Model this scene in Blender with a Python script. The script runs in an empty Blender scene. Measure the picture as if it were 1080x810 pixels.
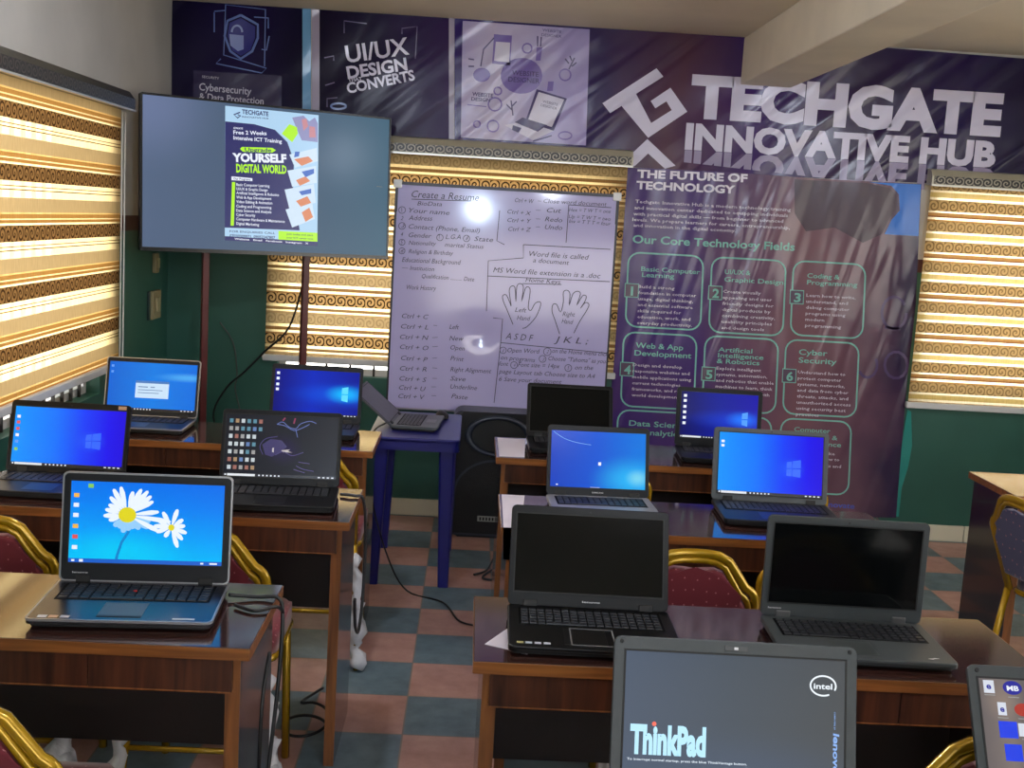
import bpy, bmesh, math, random
from mathutils import Vector, Matrix
random.seed(7)
PI = math.pi
SC = bpy.context.scene
COL = SC.collection

# ------------------------------------------------------------------ camera
W, H, F = 1080.0, 810.0, 1230.73
HC = 1.6365
def cam_axes(yaw, pitch, roll):
    f = Vector((math.sin(yaw)*math.cos(pitch), math.cos(yaw)*math.cos(pitch), math.sin(pitch)))
    r = Vector((math.cos(yaw), -math.sin(yaw), 0)); u = r.cross(f)
    c, s = math.cos(roll), math.sin(roll)
    return c*r+s*u, -s*r+c*u, f
CR, CU, CF = cam_axes(0.03722949, -0.14065946, 0.05894693)
CO = Vector((0, 0, HC))
cd = bpy.data.cameras.new('camera'); cam = bpy.data.objects.new('camera', cd); COL.objects.link(cam)
cd.sensor_fit = 'HORIZONTAL'; cd.sensor_width = 36.0; cd.lens = 36.0*F/W; cd.clip_start = .05
cam.matrix_world = Matrix(((CR.x, CU.x, -CF.x, CO.x), (CR.y, CU.y, -CF.y, CO.y), (CR.z, CU.z, -CF.z, CO.z), (0, 0, 0, 1)))
SC.camera = cam
SC.view_settings.view_transform = 'Standard'; SC.view_settings.look = 'None'
SC.view_settings.gamma = 1.0; SC.view_settings.use_curve_mapping = False
SC.view_settings.exposure = 0.0

# ------------------------------------------------------------------ world and lamps
SKY = 6.0          # strength of the overcast daylight outside
LAMP_W = 32.0      # watts of each ceiling LED bulb
wd = bpy.data.worlds.new('overcast'); SC.world = wd; wd.use_nodes = True
nt = wd.node_tree; nt.nodes.clear()
wo = nt.nodes.new('ShaderNodeOutputWorld'); bg = nt.nodes.new('ShaderNodeBackground')
tc = nt.nodes.new('ShaderNodeTexCoord'); sx = nt.nodes.new('ShaderNodeSeparateXYZ')
rp = nt.nodes.new('ShaderNodeValToRGB'); mr = nt.nodes.new('ShaderNodeMapRange')
mr.inputs[1].default_value = -.4; mr.inputs[2].default_value = .5
e = rp.color_ramp.elements
e[0].position = .10; e[0].color = (.95, .90, .78, 1)
e[1].position = 1.0; e[1].color = (1, .98, .95, 1)
k = rp.color_ramp.elements.new(.46); k.color = (1.0, .97, .90, 1)
nt.links.new(tc.outputs['Generated'], sx.inputs[0]); nt.links.new(sx.outputs['Z'], mr.inputs[0])
nt.links.new(mr.outputs[0], rp.inputs[0]); nt.links.new(rp.outputs[0], bg.inputs[0])
bg.inputs[1].default_value = SKY
nt.links.new(bg.outputs[0], wo.inputs[0])

def at(px, py, Y=None, Z=None, X=None):
    """the point of a world plane seen at a pixel of the 1080x810 photograph"""
    d = CR*((px-W/2)/F) + CU*(-(py-H/2)/F) + CF
    if Y is not None: t = (Y-CO.y)/d.y
    elif Z is not None: t = (Z-CO.z)/d.z
    else: t = (X-CO.x)/d.x
    return CO + d*t

# ------------------------------------------------------------------ materials
def lin(c):
    return tuple(((v/255.0)/12.92 if v/255.0 <= .04045 else ((v/255.0+.055)/1.055)**2.4) for v in c)
MATS = {}
def mat(name, rgb, rough=.5, metal=0, coat=0, noise=0, nscale=20, bump=0, bscale=60, emit=0, spec=.5, stretch=None):
    if name in MATS: return MATS[name]
    m = bpy.data.materials.new(name); m.use_nodes = True; n = m.node_tree
    b = n.nodes['Principled BSDF']; c = lin(rgb)
    b.inputs['Base Color'].default_value = (*c, 1); b.inputs['Roughness'].default_value = rough
    b.inputs['Metallic'].default_value = metal; b.inputs['Coat Weight'].default_value = coat
    b.inputs['Coat Roughness'].default_value = .08; b.inputs['Specular IOR Level'].default_value = spec
    if emit:
        b.inputs['Emission Color'].default_value = (*c, 1); b.inputs['Emission Strength'].default_value = emit
    if noise or bump:
        t = n.nodes.new('ShaderNodeTexCoord'); mp = n.nodes.new('ShaderNodeMapping')
        n.links.new(t.outputs['Object'], mp.inputs[0])
        if stretch: mp.inputs['Scale'].default_value = stretch
        if noise:
            tx = n.nodes.new('ShaderNodeTexNoise'); tx.inputs['Scale'].default_value = nscale; tx.inputs['Detail'].default_value = 5
            n.links.new(mp.outputs[0], tx.inputs['Vector'])
            r = n.nodes.new('ShaderNodeValToRGB'); r.color_ramp.elements[0].position = .3; r.color_ramp.elements[1].position = .72
            r.color_ramp.elements[0].color = (*[v*(1-noise) for v in c], 1); r.color_ramp.elements[1].color = (*[min(1, v*(1+noise)) for v in c], 1)
            n.links.new(tx.outputs[0], r.inputs[0]); n.links.new(r.outputs[0], b.inputs['Base Color'])
        if bump:
            tb = n.nodes.new('ShaderNodeTexNoise'); tb.inputs['Scale'].default_value = bscale; tb.inputs['Detail'].default_value = 4
            n.links.new(mp.outputs[0], tb.inputs['Vector'])
            bp = n.nodes.new('ShaderNodeBump'); bp.inputs['Strength'].default_value = bump; bp.inputs['Distance'].default_value = .01
            n.links.new(tb.outputs[0], bp.inputs['Height']); n.links.new(bp.outputs[0], b.inputs['Normal'])
    MATS[name] = m; return m

def wood(name, dark, light, rough=.35, axis='Z', coat=0):
    if name in MATS: return MATS[name]
    m = bpy.data.materials.new(name); m.use_nodes = True; n = m.node_tree; b = n.nodes['Principled BSDF']
    t = n.nodes.new('ShaderNodeTexCoord'); mp = n.nodes.new('ShaderNodeMapping')
    mp.inputs['Scale'].default_value = (22, 22, 1.6) if axis == 'Z' else (1.6, 26, 26)
    tx = n.nodes.new('ShaderNodeTexNoise'); tx.inputs['Scale'].default_value = 2.2; tx.inputs['Detail'].default_value = 7; tx.inputs['Distortion'].default_value = .5
    r = n.nodes.new('ShaderNodeValToRGB'); r.color_ramp.elements[0].position = .32; r.color_ramp.elements[1].position = .7
    r.color_ramp.elements[0].color = (*lin(dark), 1); r.color_ramp.elements[1].color = (*lin(light), 1)
    n.links.new(t.outputs['Object'], mp.inputs[0]); n.links.new(mp.outputs[0], tx.inputs['Vector']); n.links.new(tx.outputs[0], r.inputs[0])
    n.links.new(r.outputs[0], b.inputs['Base Color']); b.inputs['Roughness'].default_value = rough; b.inputs['Coat Weight'].default_value = coat
    MATS[name] = m; return m

def glow(name, rgb, s=1.0):
    """a patch of a lit screen"""
    if name in MATS: return MATS[name]
    m = bpy.data.materials.new(name); m.use_nodes = True; b = m.node_tree.nodes['Principled BSDF']
    b.inputs['Base Color'].default_value = (.01, .01, .01, 1); b.inputs['Roughness'].default_value = .25
    b.inputs['Emission Color'].default_value = (*lin(rgb), 1); b.inputs['Emission Strength'].default_value = s
    MATS[name] = m; return m

def wallpaper(name, stops, spots=(), s=1.0, diag=(1, 0)):
    """a lit screen: colours across u (and v), with soft light spots (u, v, ru, rv, rgb, amount)"""
    if name in MATS: return MATS[name]
    m = bpy.data.materials.new(name); m.use_nodes = True; n = m.node_tree; b = n.nodes['Principled BSDF']
    b.inputs['Base Color'].default_value = (.01, .01, .01, 1); b.inputs['Roughness'].default_value = .2; b.inputs['Specular IOR Level'].default_value = .15
    uv = n.nodes.new('ShaderNodeTexCoord'); sp = n.nodes.new('ShaderNodeSeparateXYZ'); n.links.new(uv.outputs['UV'], sp.inputs[0])
    a = n.nodes.new('ShaderNodeMath'); a.operation = 'MULTIPLY'; a.inputs[1].default_value = diag[0]; n.links.new(sp.outputs['X'], a.inputs[0])
    c = n.nodes.new('ShaderNodeMath'); c.operation = 'MULTIPLY_ADD'; c.inputs[1].default_value = diag[1]
    n.links.new(sp.outputs['Y'], c.inputs[0]); n.links.new(a.outputs[0], c.inputs[2])
    r = n.nodes.new('ShaderNodeValToRGB'); el = r.color_ramp.elements
    while len(el) < len(stops): el.new(.5)
    for q, (p, col) in zip(el, stops): q.position = p; q.color = (*lin(col), 1)
    n.links.new(c.outputs[0], r.inputs[0]); out = r.outputs[0]
    for (u0, v0, ru, rv, col, amt) in spots:
        mp = n.nodes.new('ShaderNodeMapping'); mp.vector_type = 'POINT'
        mp.inputs['Location'].default_value = (-u0/ru, -v0/rv, 0); mp.inputs['Scale'].default_value = (1/ru, 1/rv, 0)
        n.links.new(uv.outputs['UV'], mp.inputs[0])
        ln = n.nodes.new('ShaderNodeVectorMath'); ln.operation = 'LENGTH'; n.links.new(mp.outputs[0], ln.inputs[0])
        m2 = n.nodes.new('ShaderNodeMapRange'); m2.interpolation_type = 'SMOOTHSTEP'
        m2.inputs[1].default_value = 1; m2.inputs[2].default_value = 0; m2.inputs[3].default_value = 0; m2.inputs[4].default_value = amt
        n.links.new(ln.outputs['Value'], m2.inputs[0])
        mx = n.nodes.new('ShaderNodeMix'); mx.data_type = 'RGBA'
        n.links.new(m2.outputs[0], mx.inputs[0]); n.links.new(out, mx.inputs[6]); mx.inputs[7].default_value = (*lin(col), 1); out = mx.outputs[2]
    n.links.new(out, b.inputs['Emission Color']); b.inputs['Emission Strength'].default_value = s
    MATS[name] = m; return m

def crease_bump(n, b, strength, rot=.7, dist=.02):
    """long folds along direction rot (radians in the sheet), crossed by slack vertical ones"""
    t = n.nodes.new('ShaderNodeTexCoord'); acc = None
    for th, scl, amp, ridge in ((rot, (2.6, .30, 1), .8, True), (rot+.3, (3.2, .5, 1), .8, True), (1.45, (1.6, .22, 1), .5, False), (0, (.4, .4, .4), .8, False)):
        mp = n.nodes.new('ShaderNodeMapping'); mp.vector_type = 'TEXTURE'; mp.inputs['Rotation'].default_value = (0, 0, th); mp.inputs['Scale'].default_value = scl
        tx = n.nodes.new('ShaderNodeTexNoise'); tx.inputs['Scale'].default_value = 1.0; tx.inputs['Detail'].default_value = 2; tx.inputs['Distortion'].default_value = .4
        n.links.new(t.outputs['Object'], mp.inputs[0]); n.links.new(mp.outputs[0], tx.inputs['Vector']); o = tx.outputs[0]
        if ridge:
            a = n.nodes.new('ShaderNodeMath'); a.operation = 'SUBTRACT'; a.inputs[1].default_value = .5; n.links.new(o, a.inputs[0])
            c = n.nodes.new('ShaderNodeMath'); c.operation = 'ABSOLUTE'; n.links.new(a.outputs[0], c.inputs[0])
            d = n.nodes.new('ShaderNodeMapRange'); d.interpolation_type = 'SMOOTHSTEP'; d.inputs[1].default_value = 0; d.inputs[2].default_value = .14; d.inputs[3].default_value = 1; d.inputs[4].default_value = 0
            n.links.new(c.outputs[0], d.inputs[0]); o = d.outputs[0]
        m = n.nodes.new('ShaderNodeMath'); m.operation = 'MULTIPLY_ADD'; m.inputs[1].default_value = amp; n.links.new(o, m.inputs[0])
        if acc: n.links.new(acc, m.inputs[2])
        else: m.inputs[2].default_value = 0
        acc = m.outputs[0]
    bp = n.nodes.new('ShaderNodeBump'); bp.inputs['Strength'].default_value = strength; bp.inputs['Distance'].default_value = dist
    n.links.new(acc, bp.inputs['Height']); n.links.new(bp.outputs[0], b.inputs['Normal'])

def vinyl(name, stops, axis='X', lo=0, hi=1, nz=.3, rough=.22, bump=.5, rot=.7, nsc=2.5, spec=.5):
    """printed vinyl sheet: a printed colour sweep along one axis plus blotches, creased surface"""
    if name in MATS: return MATS[name]
    m = bpy.data.materials.new(name); m.use_nodes = True; n = m.node_tree; b = n.nodes['Principled BSDF']
    t = n.nodes.new('ShaderNodeTexCoord'); sp = n.nodes.new('ShaderNodeSeparateXYZ'); n.links.new(t.outputs['Object'], sp.inputs[0])
    mr = n.nodes.new('ShaderNodeMapRange'); mr.inputs[1].default_value = lo; mr.inputs[2].default_value = hi
    n.links.new(sp.outputs[axis], mr.inputs[0])
    tx = n.nodes.new('ShaderNodeTexNoise'); tx.inputs['Scale'].default_value = nsc; tx.inputs['Detail'].default_value = 3; n.links.new(t.outputs['Object'], tx.inputs['Vector'])
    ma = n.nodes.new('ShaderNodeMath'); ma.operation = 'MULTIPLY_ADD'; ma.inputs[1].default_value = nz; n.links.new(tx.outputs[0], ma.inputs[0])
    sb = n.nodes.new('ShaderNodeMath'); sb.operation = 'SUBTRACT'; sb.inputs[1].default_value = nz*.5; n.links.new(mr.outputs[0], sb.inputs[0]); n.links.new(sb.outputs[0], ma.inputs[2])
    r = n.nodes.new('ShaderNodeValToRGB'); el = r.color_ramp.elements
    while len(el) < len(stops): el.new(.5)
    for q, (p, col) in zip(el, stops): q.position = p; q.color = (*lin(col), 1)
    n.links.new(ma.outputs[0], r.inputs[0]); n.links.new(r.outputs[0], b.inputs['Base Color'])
    b.inputs['Roughness'].default_value = rough; b.inputs['Specular IOR Level'].default_value = spec
    if bump: crease_bump(n, b, bump, rot)
    MATS[name] = m; return m

def print_mat(name, rgb, bump=.45, rot=.7, rough=.26):
    if name in MATS: return MATS[name]
    m = bpy.data.materials.new(name); m.use_nodes = True; n = m.node_tree; b = n.nodes['Principled BSDF']
    b.inputs['Base Color'].default_value = (*lin(rgb), 1); b.inputs['Roughness'].default_value = rough
    if bump: crease_bump(n, b, bump, rot)
    MATS[name] = m; return m

def scroll_nodes(n, xs, fr, cell):
    """mask of a running spiral scroll in the half-period bands of fr (0..1), cell metres wide"""
    def M(op, a, b=None, c=None):
        k = n.nodes.new('ShaderNodeMath'); k.operation = op
        for i, v in enumerate((a, b, c)):
            if v is None: continue
            if isinstance(v, (int, float)): k.inputs[i].default_value = v
            else: n.links.new(v, k.inputs[i])
        return k.outputs[0]
    v = M('SUBTRACT', M('DIVIDE', M('FRACT', M('MULTIPLY', fr, 2.0)), .52), .5)
    q = M('DIVIDE', xs, cell); u = M('SUBTRACT', M('FRACT', q), .5)
    sg = M('SUBTRACT', M('MULTIPLY', M('MODULO', M('FLOOR', q), 2.0), 2.0), 1.0)
    vv = M('MULTIPLY', v, sg); r = M('SQRT', M('ADD', M('MULTIPLY', u, u), M('MULTIPLY', vv, vv)))
    th = M('ARCTAN2', vv, u); w = M('SINE', M('SUBTRACT', M('MULTIPLY', r, 17.0), M('MULTIPLY', th, 1.0)))
    k = n.nodes.new('ShaderNodeMapRange'); k.inputs[1].default_value = .05; k.inputs[2].default_value = .5; n.links.new(w, k.inputs[0]); return k.outputs[0]

def blind_mat(name, period, z0, bands, vscale=1.0):
    """zebra blind cloth. bands: (position 0..1 downwards in a period, rgb, sheer 0..1, ornament 0..1)"""
    m = bpy.data.materials.new(name); m.use_nodes = True; n = m.node_tree; n.nodes.clear()
    N = lambda t: n.nodes.new(t)
    out = N('ShaderNodeOutputMaterial'); t = N('ShaderNodeTexCoord'); sp = N('ShaderNodeSeparateXYZ'); n.links.new(t.outputs['UV'], sp.inputs[0])
    a = N('ShaderNodeMath'); a.operation = 'SUBTRACT'; a.inputs[0].default_value = z0; n.links.new(sp.outputs['Y'], a.inputs[1])
    d = N('ShaderNodeMath'); d.operation = 'DIVIDE'; d.inputs[1].default_value = period; n.links.new(a.outputs[0], d.inputs[0])
    f = N('ShaderNodeMath'); f.operation = 'FRACT'; n.links.new(d.outputs[0], f.inputs[0])
    def ramp(vals):
        r = N('ShaderNodeValToRGB'); r.color_ramp.interpolation = 'CONSTANT'; el = r.color_ramp.elements
        while len(el) < len(vals): el.new(.99)
        for i, (p, c) in enumerate(vals): el[i].position = p; el[i].color = c
        n.links.new(f.outputs[0], r.inputs[0]); return r.outputs[0]
    col = ramp([(b[0], (*lin(b[1]), 1)) for b in bands])
    sheer = ramp([(b[0], (b[2],)*3+(1,)) for b in bands])
    orn = ramp([(b[0], (b[3],)*3+(1,)) for b in bands])
    # woven thread noise
    mp = N('ShaderNodeMapping'); mp.inputs['Scale'].default_value = (150, 18, 1); n.links.new(t.outputs['UV'], mp.inputs[0])
    wv = N('ShaderNodeTexNoise'); wv.inputs['Scale'].default_value = 1; wv.inputs['Detail'].default_value = 2; n.links.new(mp.outputs[0], wv.inputs['Vector'])
    wr = N('ShaderNodeMapRange'); wr.inputs[3].default_value = .8; wr.inputs[4].default_value = 1.2; n.links.new(wv.outputs[0], wr.inputs[0])
    cm = N('ShaderNodeVectorMath'); cm.operation = 'SCALE'; n.links.new(col, cm.inputs[0]); n.links.new(wr.outputs[0], cm.inputs['Scale'])
    gt_out = scroll_nodes(n, sp.outputs['X'], f.outputs[0], .052*vscale)
    om = N('ShaderNodeMath'); om.operation = 'MULTIPLY'; n.links.new(gt_out, om.inputs[0]); n.links.new(orn, om.inputs[1])
    mx = N('ShaderNodeMix'); mx.data_type = 'RGBA'; n.links.new(om.outputs[0], mx.inputs[0]); n.links.new(cm.outputs[0], mx.inputs[6]); mx.inputs[7].default_value = (*lin((38, 22, 14)), 1)
    di = N('ShaderNodeBsdfDiffuse'); tr = N('ShaderNodeBsdfTranslucent'); tp = N('ShaderNodeBsdfTransparent')
    n.links.new(mx.outputs[2], di.inputs[0]); n.links.new(mx.outputs[2], tr.inputs[0]); tp.inputs[0].default_value = (1, .90, .66, 1)
    # the voile strips are mostly translucent, with a little see-through
    tf = N('ShaderNodeMapRange'); tf.inputs[1].default_value = 0; tf.inputs[2].default_value = .5; tf.inputs[3].default_value = .26; tf.inputs[4].default_value = .9; n.links.new(sheer, tf.inputs[0])
    m1 = N('ShaderNodeMixShader'); n.links.new(tf.outputs[0], m1.inputs[0]); n.links.new(di.outputs[0], m1.inputs[1]); n.links.new(tr.outputs[0], m1.inputs[2])
    sh2 = N('ShaderNodeMath'); sh2.operation = 'MULTIPLY'; sh2.inputs[1].default_value = .16; n.links.new(sheer, sh2.inputs[0]); sheer = sh2.outputs[0]
    m2 = N('ShaderNodeMixShader'); n.links.new(sheer, m2.inputs[0]); n.links.new(m1.outputs[0], m2.inputs[1]); n.links.new(tp.outputs[0], m2.inputs[2])
    n.links.new(m2.outputs[0], out.inputs[0]); return m

# ------------------------------------------------------------------ geometry helpers
class MB:
    def __init__(s): s.bm = bmesh.new(); s.uv = s.bm.loops.layers.uv.new('UVMap')
    def box(s, x0, x1, y0, y1, z0, z1, bev=0, seg=2, M=None):
        t = bmesh.new(); bmesh.ops.create_cube(t, size=1)
        for v in t.verts: v.co = Vector(((x0+x1)/2+v.co.x*(x1-x0), (y0+y1)/2+v.co.y*(y1-y0), (z0+z1)/2+v.co.z*(z1-z0)))
        if bev: bmesh.ops.bevel(t, geom=t.edges[:], offset=bev, segments=seg, affect='EDGES', profile=.5)
        s.merge(t, M); return s
    def merge(s, t, M=None):
        if M: bmesh.ops.transform(t, matrix=M, verts=t.verts)
        mp = {v: s.bm.verts.new(v.co) for v in t.verts}
        for f in t.faces:
            try:
                g = s.bm.faces.new([mp[v] for v in f.verts]); g.smooth = f.smooth
            except ValueError: pass
        t.free()
    def poly(s, pts, uvs=None, smooth=False):
        f = s.bm.faces.new([s.bm.verts.new(Vector(p)) for p in pts]); f.smooth = smooth
        if uvs:
            for l, q in zip(f.loops, uvs): l[s.uv].uv = q
        return f
    def prism(s, pts, z0, z1, M=None, bev=0, seg=2):
        """outline (x,y) extruded along z"""
        t = bmesh.new(); a = [t.verts.new((p[0], p[1], z0)) for p in pts]; b = [t.verts.new((p[0], p[1], z1)) for p in pts]
        t.faces.new(a[::-1]); top = t.faces.new(b); n = len(pts)
        for i in range(n): t.faces.new((a[i], a[(i+1) % n], b[(i+1) % n], b[i]))
        if bev: bmesh.ops.bevel(t, geom=list(top.edges), offset=bev, segments=seg, affect='EDGES', profile=.5)
        s.merge(t, M); return s
    def ring_prism(s, outer, inner, z0, z1, M=None):
        t = bmesh.new(); n = len(outer)
        A = [[t.verts.new((p[0], p[1], z)) for p in L] for L in (outer, inner) for z in (z0, z1)]
        o0, o1, i0, i1 = A
        for i in range(n):
            j = (i+1) % n
            t.faces.new((o1[i], o1[j], i1[j], i1[i])); t.faces.new((o0[j], o0[i], i0[i], i0[j]))
            t.faces.new((o0[i], o0[j], o1[j], o1[i])); t.faces.new((i0[j], i0[i], i1[i], i1[j]))
        s.merge(t, M); return s
    def tube(s, pts, r, n=8, closed=False, M=None, flat=None):
        t = bmesh.new(); P = [Vector(p) for p in pts]; m = len(P); rings = []; up = None
        for i, p in enumerate(P):
            a = P[i-1] if (i or closed) else p; b = P[(i+1) % m] if (i < m-1 or closed) else p
            d = (b-a).normalized()
            if up is None:
                up = Vector((0, 0, 1)) if abs(d.z) < .9 else Vector((1, 0, 0))
            x = d.cross(up)
            if x.length < 1e-5: x = d.orthogonal()
            x.normalize(); y = x.cross(d).normalized(); up = y
            rr = r[i] if isinstance(r, (list, tuple)) else r
            rings.append([t.verts.new(p + (x*math.cos(k*2*PI/n)*(flat or 1) + y*math.sin(k*2*PI/n))*rr) for k in range(n)])
        for i in range(m-1 if not closed else m):
            A, B = rings[i], rings[(i+1) % m]
            for k in range(n):
                f = t.faces.new((A[k], A[(k+1) % n], B[(k+1) % n], B[k])); f.smooth = True
        if not closed: t.faces.new(rings[0][::-1]); t.faces.new(rings[-1])
        s.merge(t, M); return s
    def lathe(s, prof, n=32, M=None, sx=1, sy=1, caps=True):
        t = bmesh.new(); R = [[t.verts.new((r*math.cos(k*2*PI/n)*sx, r*math.sin(k*2*PI/n)*sy, z)) for k in range(n)] for r, z in prof]
        for A, B in zip(R, R[1:]):
            for k in range(n):
                f = t.faces.new((A[k], A[(k+1) % n], B[(k+1) % n], B[k])); f.smooth = True
        if caps:
            t.faces.new(R[0][::-1]); t.faces.new(R[-1])
        s.merge(t, M); return s
    def ribbon(s, pts, w, z=0.0, closed=False):
        """flat stroke in local xy"""
        P = [Vector((p[0], p[1])) for p in pts]; m = len(P); L = []
        for i, p in enumerate(P):
            a = P[i-1] if (i or closed) else p; b = P[(i+1) % m] if (i < m-1 or closed) else p
            d = (b-a); d = d.normalized() if d.length > 1e-9 else Vector((1, 0)); q = Vector((-d.y, d.x))*w/2
            L.append((s.bm.verts.new((p.x+q.x, p.y+q.y, z)), s.bm.verts.new((p.x-q.x, p.y-q.y, z))))
        for i in range(m-1 if not closed else m):
            A, B = L[i], L[(i+1) % m]; s.bm.faces.new((A[0], A[1], B[1], B[0]))
        return s
    def build(s, name, m, parent=None, M=None, smooth=None):
        bmesh.ops.recalc_face_normals(s.bm, faces=s.bm.faces) if smooth is not False else None
        me = bpy.data.meshes.new(name); s.bm.to_mesh(me); s.bm.free()
        if m: me.materials.append(m)
        if smooth:
            for p in me.polygons: p.use_smooth = True
        o = bpy.data.objects.new(name, me); COL.objects.link(o)
        if parent: o.parent = parent
        if M is not None: o.matrix_local = M
        return o

TXT = bpy.data.curves.new('lettering_source', 'FONT'); TXT.resolution_u = 3
TXO = bpy.data.objects.new('lettering_source', TXT); COL.objects.link(TXO)
def glyphs(sx, bold=0, shear=0, res=3):
    TXT.body = sx; TXT.offset = bold; TXT.shear = shear; TXT.resolution_u = res
    me = bpy.data.meshes.new_from_object(TXO)
    vs = [v.co.copy() for v in me.vertices]; fs = [list(p.vertices) for p in me.polygons]; bpy.data.meshes.remove(me)
    return vs, fs
CAPH = None
def put_text(mb, sx, p0, p1, cap, bold=0, shear=0, z=0, res=3, flip=False, fit=True):
    """letters on the local xy plane, from baseline start p0 to baseline end p1, capital height cap"""
    vs, fs = glyphs(sx, bold, shear, res)
    if not vs: return
    x0 = min(v.x for v in vs); x1 = max(v.x for v in vs)
    p0 = Vector(p0[:2]); p1 = Vector(p1[:2]); d = p1-p0; L = d.length; d = d/L; q = Vector((-d.y, d.x))
    kx = L/(x1-x0); ky = cap/.729*(-1 if flip else 1)
    if not fit: kx = abs(ky)
    nv = [mb.bm.verts.new((*(p0+d*((v.x-x0)*kx)+q*(v.y*ky)), z)) for v in vs]
    for f in fs:
        try: mb.bm.faces.new([nv[i] for i in (f[::-1] if flip else f)])
        except ValueError: pass

def rrect(x0, x1, y0, y1, r, n=5):
    out = []
    for cx, cy, a0 in ((x1-r, y1-r, 0), (x0+r, y1-r, PI/2), (x0+r, y0+r, PI), (x1-r, y0+r, 1.5*PI)):
        for i in range(n+1):
            a = a0+i*PI/2/n; out.append((cx+r*math.cos(a), cy+r*math.sin(a)))
    return out
def tag(o, label=None, cat=None, group=None, kind=None):
    if label: o['label'] = label
    if cat: o['category'] = cat
    if group: o['group'] = group
    if kind: o['kind'] = kind
    return o
def empty(name, loc=(0, 0, 0), rz=0):
    o = bpy.data.objects.new(name, None); COL.objects.link(o); o.location = loc; o.rotation_euler = (0, 0, rz)
    o.empty_display_size = .1; return o
def struct(o): o['kind'] = 'structure'; return o
def copy_tree(o, parent=None):
    c = o.copy(); COL.objects.link(c)
    if parent: c.parent = parent
    for ch in o.children: copy_tree(ch, c)
    return c
def frame(o, u, v):
    """matrix with x=u, y=v, z=u x v at o"""
    u = Vector(u).normalized(); v = Vector(v).normalized(); n = u.cross(v)
    return Matrix(((u.x, v.x, n.x, o[0]), (u.y, v.y, n.y, o[1]), (u.z, v.z, n.z, o[2]), (0, 0, 0, 1)))
def smooth_path(pts, n=6):
    P = [Vector(p) for p in pts]; out = []
    for i in range(len(P)-1):
        a, b, c, d = P[max(i-1, 0)], P[i], P[i+1], P[min(i+2, len(P)-1)]
        for k in range(n):
            t = k/n; out.append(.5*((2*b)+(c-a)*t+(2*a-5*b+4*c-d)*t*t+(3*b-a-3*c+d)*t**3))
    out.append(P[-1]); return out

# ------------------------------------------------------------------ the setting
XL, XR, YF, YB, ZC = -1.62, 3.9, -2.6, 6.24, 2.64
def floor_mat():
    m = bpy.data.materials.new('checker_floor_tiles'); m.use_nodes = True; n = m.node_tree; b = n.nodes['Principled BSDF']
    t = n.nodes.new('ShaderNodeTexCoord'); mp = n.nodes.new('ShaderNodeMapping'); mp.inputs['Location'].default_value = (.151/.3, -5.911/.3, .5); mp.inputs['Scale'].default_value = (1/.3, 1/.3, 0)
    ck = n.nodes.new('ShaderNodeTexChecker'); ck.inputs['Scale'].default_value = 1
    n.links.new(t.outputs['Object'], mp.inputs[0]); n.links.new(mp.outputs[0], ck.inputs['Vector'])
    nz = n.nodes.new('ShaderNodeTexNoise'); nz.inputs['Scale'].default_value = 9; nz.inputs['Detail'].default_value = 6; nz.inputs['Roughness'].default_value = .65
    n.links.new(t.outputs['Object'], nz.inputs['Vector'])
    def two(a, c):
        r = n.nodes.new('ShaderNodeValToRGB'); r.color_ramp.elements[0].position = .3; r.color_ramp.elements[1].position = .75
        r.color_ramp.elements[0].color = (*lin(a), 1); r.color_ramp.elements[1].color = (*lin(c), 1); n.links.new(nz.outputs[0], r.inputs[0]); return r.outputs[0]
    red = two((160, 116, 106), (192, 150, 138)); blue = two((76, 94, 104), (112, 132, 142))
    n.links.new(red, ck.inputs['Color1']); n.links.new(blue, ck.inputs['Color2'])
    # grout
    br = n.nodes.new('ShaderNodeTexBrick'); br.offset = 0; br.inputs['Scale'].default_value = 1; br.inputs['Mortar Size'].default_value = .009; br.inputs['Brick Width'].default_value = 1; br.inputs['Row Height'].default_value = 1
    n.links.new(mp.outputs[0], br.inputs['Vector'])
    mx = n.nodes.new('ShaderNodeMix'); mx.data_type = 'RGBA'; n.links.new(br.outputs['Fac'], mx.inputs[0]); n.links.new(ck.outputs[0], mx.inputs[6]); mx.inputs[7].default_value = (*lin((128, 112, 104)), 1)
    n.links.new(mx.outputs[2], b.inputs['Base Color']); b.inputs['Roughness'].default_value = .42
    bp = n.nodes.new('ShaderNodeBump'); bp.inputs['Strength'].default_value = .12; n.links.new(nz.outputs[0], bp.inputs['Height']); n.links.new(bp.outputs[0], b.inputs['Normal'])
    return m
struct(MB().box(XL-.2, XR+.2, YF-.2, YB+.2, -.12, 0).build('floor', floor_mat()))
ceil_m = mat('cream_ceiling_paint', (236, 224, 200), .8, noise=.06, nscale=2, bump=.05)
struct(MB().box(XL-.2, XR+.2, YF-.2, YB+.2, ZC, ZC+.12).build('ceiling', ceil_m))
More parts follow.
